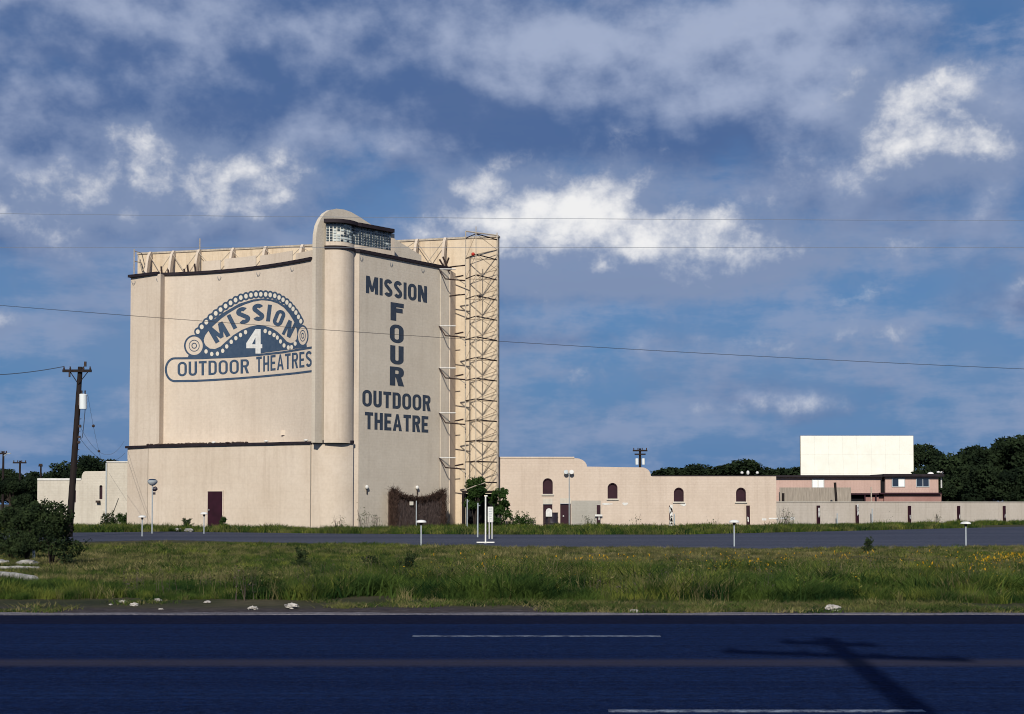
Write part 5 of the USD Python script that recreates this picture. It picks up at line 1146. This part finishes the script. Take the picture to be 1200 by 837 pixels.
# shorter dry grass further back
p = field(19000, 31, 66, r); low_y = np.interp((p[:, 0] / p[:, 1]) * F + 600, [0, 200, 400, 600, 800, 1000, 1200], [gp(600, v)[1] for v in (637, 633, 638, 642, 643, 643, 641)]); p = p[p[:, 1] < low_y - .15]
hs = np.clip(.30 + 1.3 * (nz(p, .30, 14) - .25) + .25 * nseed(73).normal(size=len(p)), .3, 1.7) * np.where(p[:, 0] / p[:, 1] * F > 60, .8, 1.0); gr = nz(p, .16, 23) + .10 * nseed(74).normal(size=len(p)) + np.where(p[:, 0] / p[:, 1] * F < -150, -.03, .03)
scatter('dry_grass', 'short dry yellowish grass between the tall grass and the drive', [blades(28, .20, .012, .16, .6, nseed(q)) for q in (11, 12, 13)], p[gr > .47], hs[gr > .47], 6, [M['grass_dry'], M['grass_far'], M['grass_dry']])
scatter('short_green_grass', 'short green grass patches between the tall grass and the drive', [blades(28, .20, .012, .16, .6, nseed(q)) for q in (14, 15, 16)], p[gr <= .47], hs[gr <= .47], 16, [M['grass_green'], M['grass_deep'], M['grass_far']])
# sparse fringe on the road edge
p = field(2200, 21.2, 23.8, r); k = (nz(p, .6, 30) > .46) & ((p[:, 0] > -2.0) | (nz(p, .8, 31) > .64)); p = p[k]
scatter('edge_grass', 'sparse low grass creeping onto the dirt at the road edge', [blades(22, .10, .007, .10, .8, nseed(q)) for q in (21, 22, 23)], p, .5 + 1.0 * nz(p, .9, 33) * nseed(75).uniform(.5, 1.4, len(p)), 7, [M['grass_far'], M['grass_deep'], M['grass_dry']])
# grass strip in front of the tower and walls
p = field(9000, 84, 112, r, 1.05); uu_ = (p[:, 0] / p[:, 1]) * F + 600; top_y = np.interp(uu_, [0, 200, 400, 600, 800, 1000, 1200], [gp(600, v)[1] for v in (625.5, 623.5, 626, 627, 627, 622.5, 617.5)]); p = p[p[:, 1] > top_y + .1 + .8 * nz(p, .5, 48)]
scatter('far_grass', 'grass strip between the drive and the theatre walls', [blades(30, .34, .020, .22, .5, nseed(q)) for q in (41, 42, 43)], p, .35 + 1.3 * nz(p, .5, 44) * nseed(76).uniform(.5, 1.5, len(p)), 8, [M['grass_far'], M['grass_green'], M['grass_deep']])
p = np.array([LWP.pt(q, 0, w)[:2] for q, w in zip(r.uniform(0, LWP.L * .6, 900), r.uniform(.15, 1.6, 900))])
scatter('far_grass', 'ragged grass along the foot of the low wall', [blades(30, .42, .022, .22, .5, nseed(q)) for q in (45, 46)], p, .3 + 1.2 * nz(p, .6, 46) * nseed(77).uniform(.4, 1.5, len(p)), 9, [M['grass_green'], M['grass_deep']])
# tall weeds and dry seed heads standing out of the grass
def weed(n, h, leafy, r):
    V, Fc = [], []
    for i in range(n):
        x, y = r.normal(0, .10, 2); hh = h * r.uniform(.7, 1.15); lx, ly = r.normal(0, .14, 2) * hh; top_ = np.array([x + lx, y + ly, hh]); b0 = np.array([x, y, -.03])
        k = len(V); V += [b0 - [.004, 0, 0], b0 + [.004, 0, 0], top_]; Fc.append([k, k + 1, k + 2])
        for j in range(leafy):
            t = r.uniform(.25, 1.0); c = b0 + (top_ - b0) * t; a = r.uniform(0, 6.28); L = r.uniform(.03, .075) * (1.3 - t * .7); d = np.array([math.cos(a), math.sin(a), r.uniform(-.2, .8)]) * L; e = np.array([-math.sin(a), math.cos(a), 0]) * L * .28
            k = len(V); V += [c, c + d * .5 + e, c + d, c + d * .5 - e]; Fc += [[k, k + 1, k + 2], [k, k + 2, k + 3]]
    return np.array(V), np.array(Fc)
p = field(1500, 23.6, 37, r); p = p[(nz(p, .5, 81) > .50) & ((p[:, 0] > -4) | (p[:, 1] < 28))]
scatter('tall_weeds', 'leafy weeds and dry seed stalks standing among the tall grass', [weed(4, .58, 16, nseed(83)), weed(3, .50, 20, nseed(84)), weed(5, .62, 5, nseed(85)), weed(6, .55, 4, nseed(86))], p, .55 + .8 * nz(p, .7, 82), 17, [M['grass_deep'], M['grass_green'], M['grass_dry'], M['twig_grey']])
# wildflowers
def flowers(n, r):
    V, Fc = [], []
    for i in range(n):
        x, y = r.normal(0, .14, 2); h = r.uniform(.26, .50); rad = r.uniform(.006, .014); ti = r.normal(0, .6, 2); k = len(V)
        c = np.array([x, y, h]); a = np.arange(7) / 7 * 2 * math.pi
        V += [c + [0, 0, .006]] + [c + [rad * math.cos(t), rad * math.sin(t), rad * (ti[0] * math.cos(t) + ti[1] * math.sin(t))] for t in a]; Fc += [[k, k + 1 + j, k + 1 + (j + 1) % 7] for j in range(7)]
    return np.array(V), np.array(Fc)
p = field(5200, 25.0, 40, r); uu_ = p[:, 0] / p[:, 1] * F + 600
dens = (.20 * np.clip((uu_ - 430) / 300, 0, 1) + .75 * np.clip((uu_ - 960) / 160, 0, 1)) * np.clip((nz(p, .55, 61) - .44) * 6, 0, 1) * np.where(p[:, 1] > 28, 1, .3)
p = p[r.uniform(0, 1, len(p)) < dens]
scatter('yellow_wildflowers', 'yellow wildflowers scattered through the tall grass, thickest by the low wall end', [flowers(q, nseed(50 + q)) for q in (2, 4, 6)], p, .75 + .6 * nz(p, .8, 63), 10, [M['petal']] * 3)
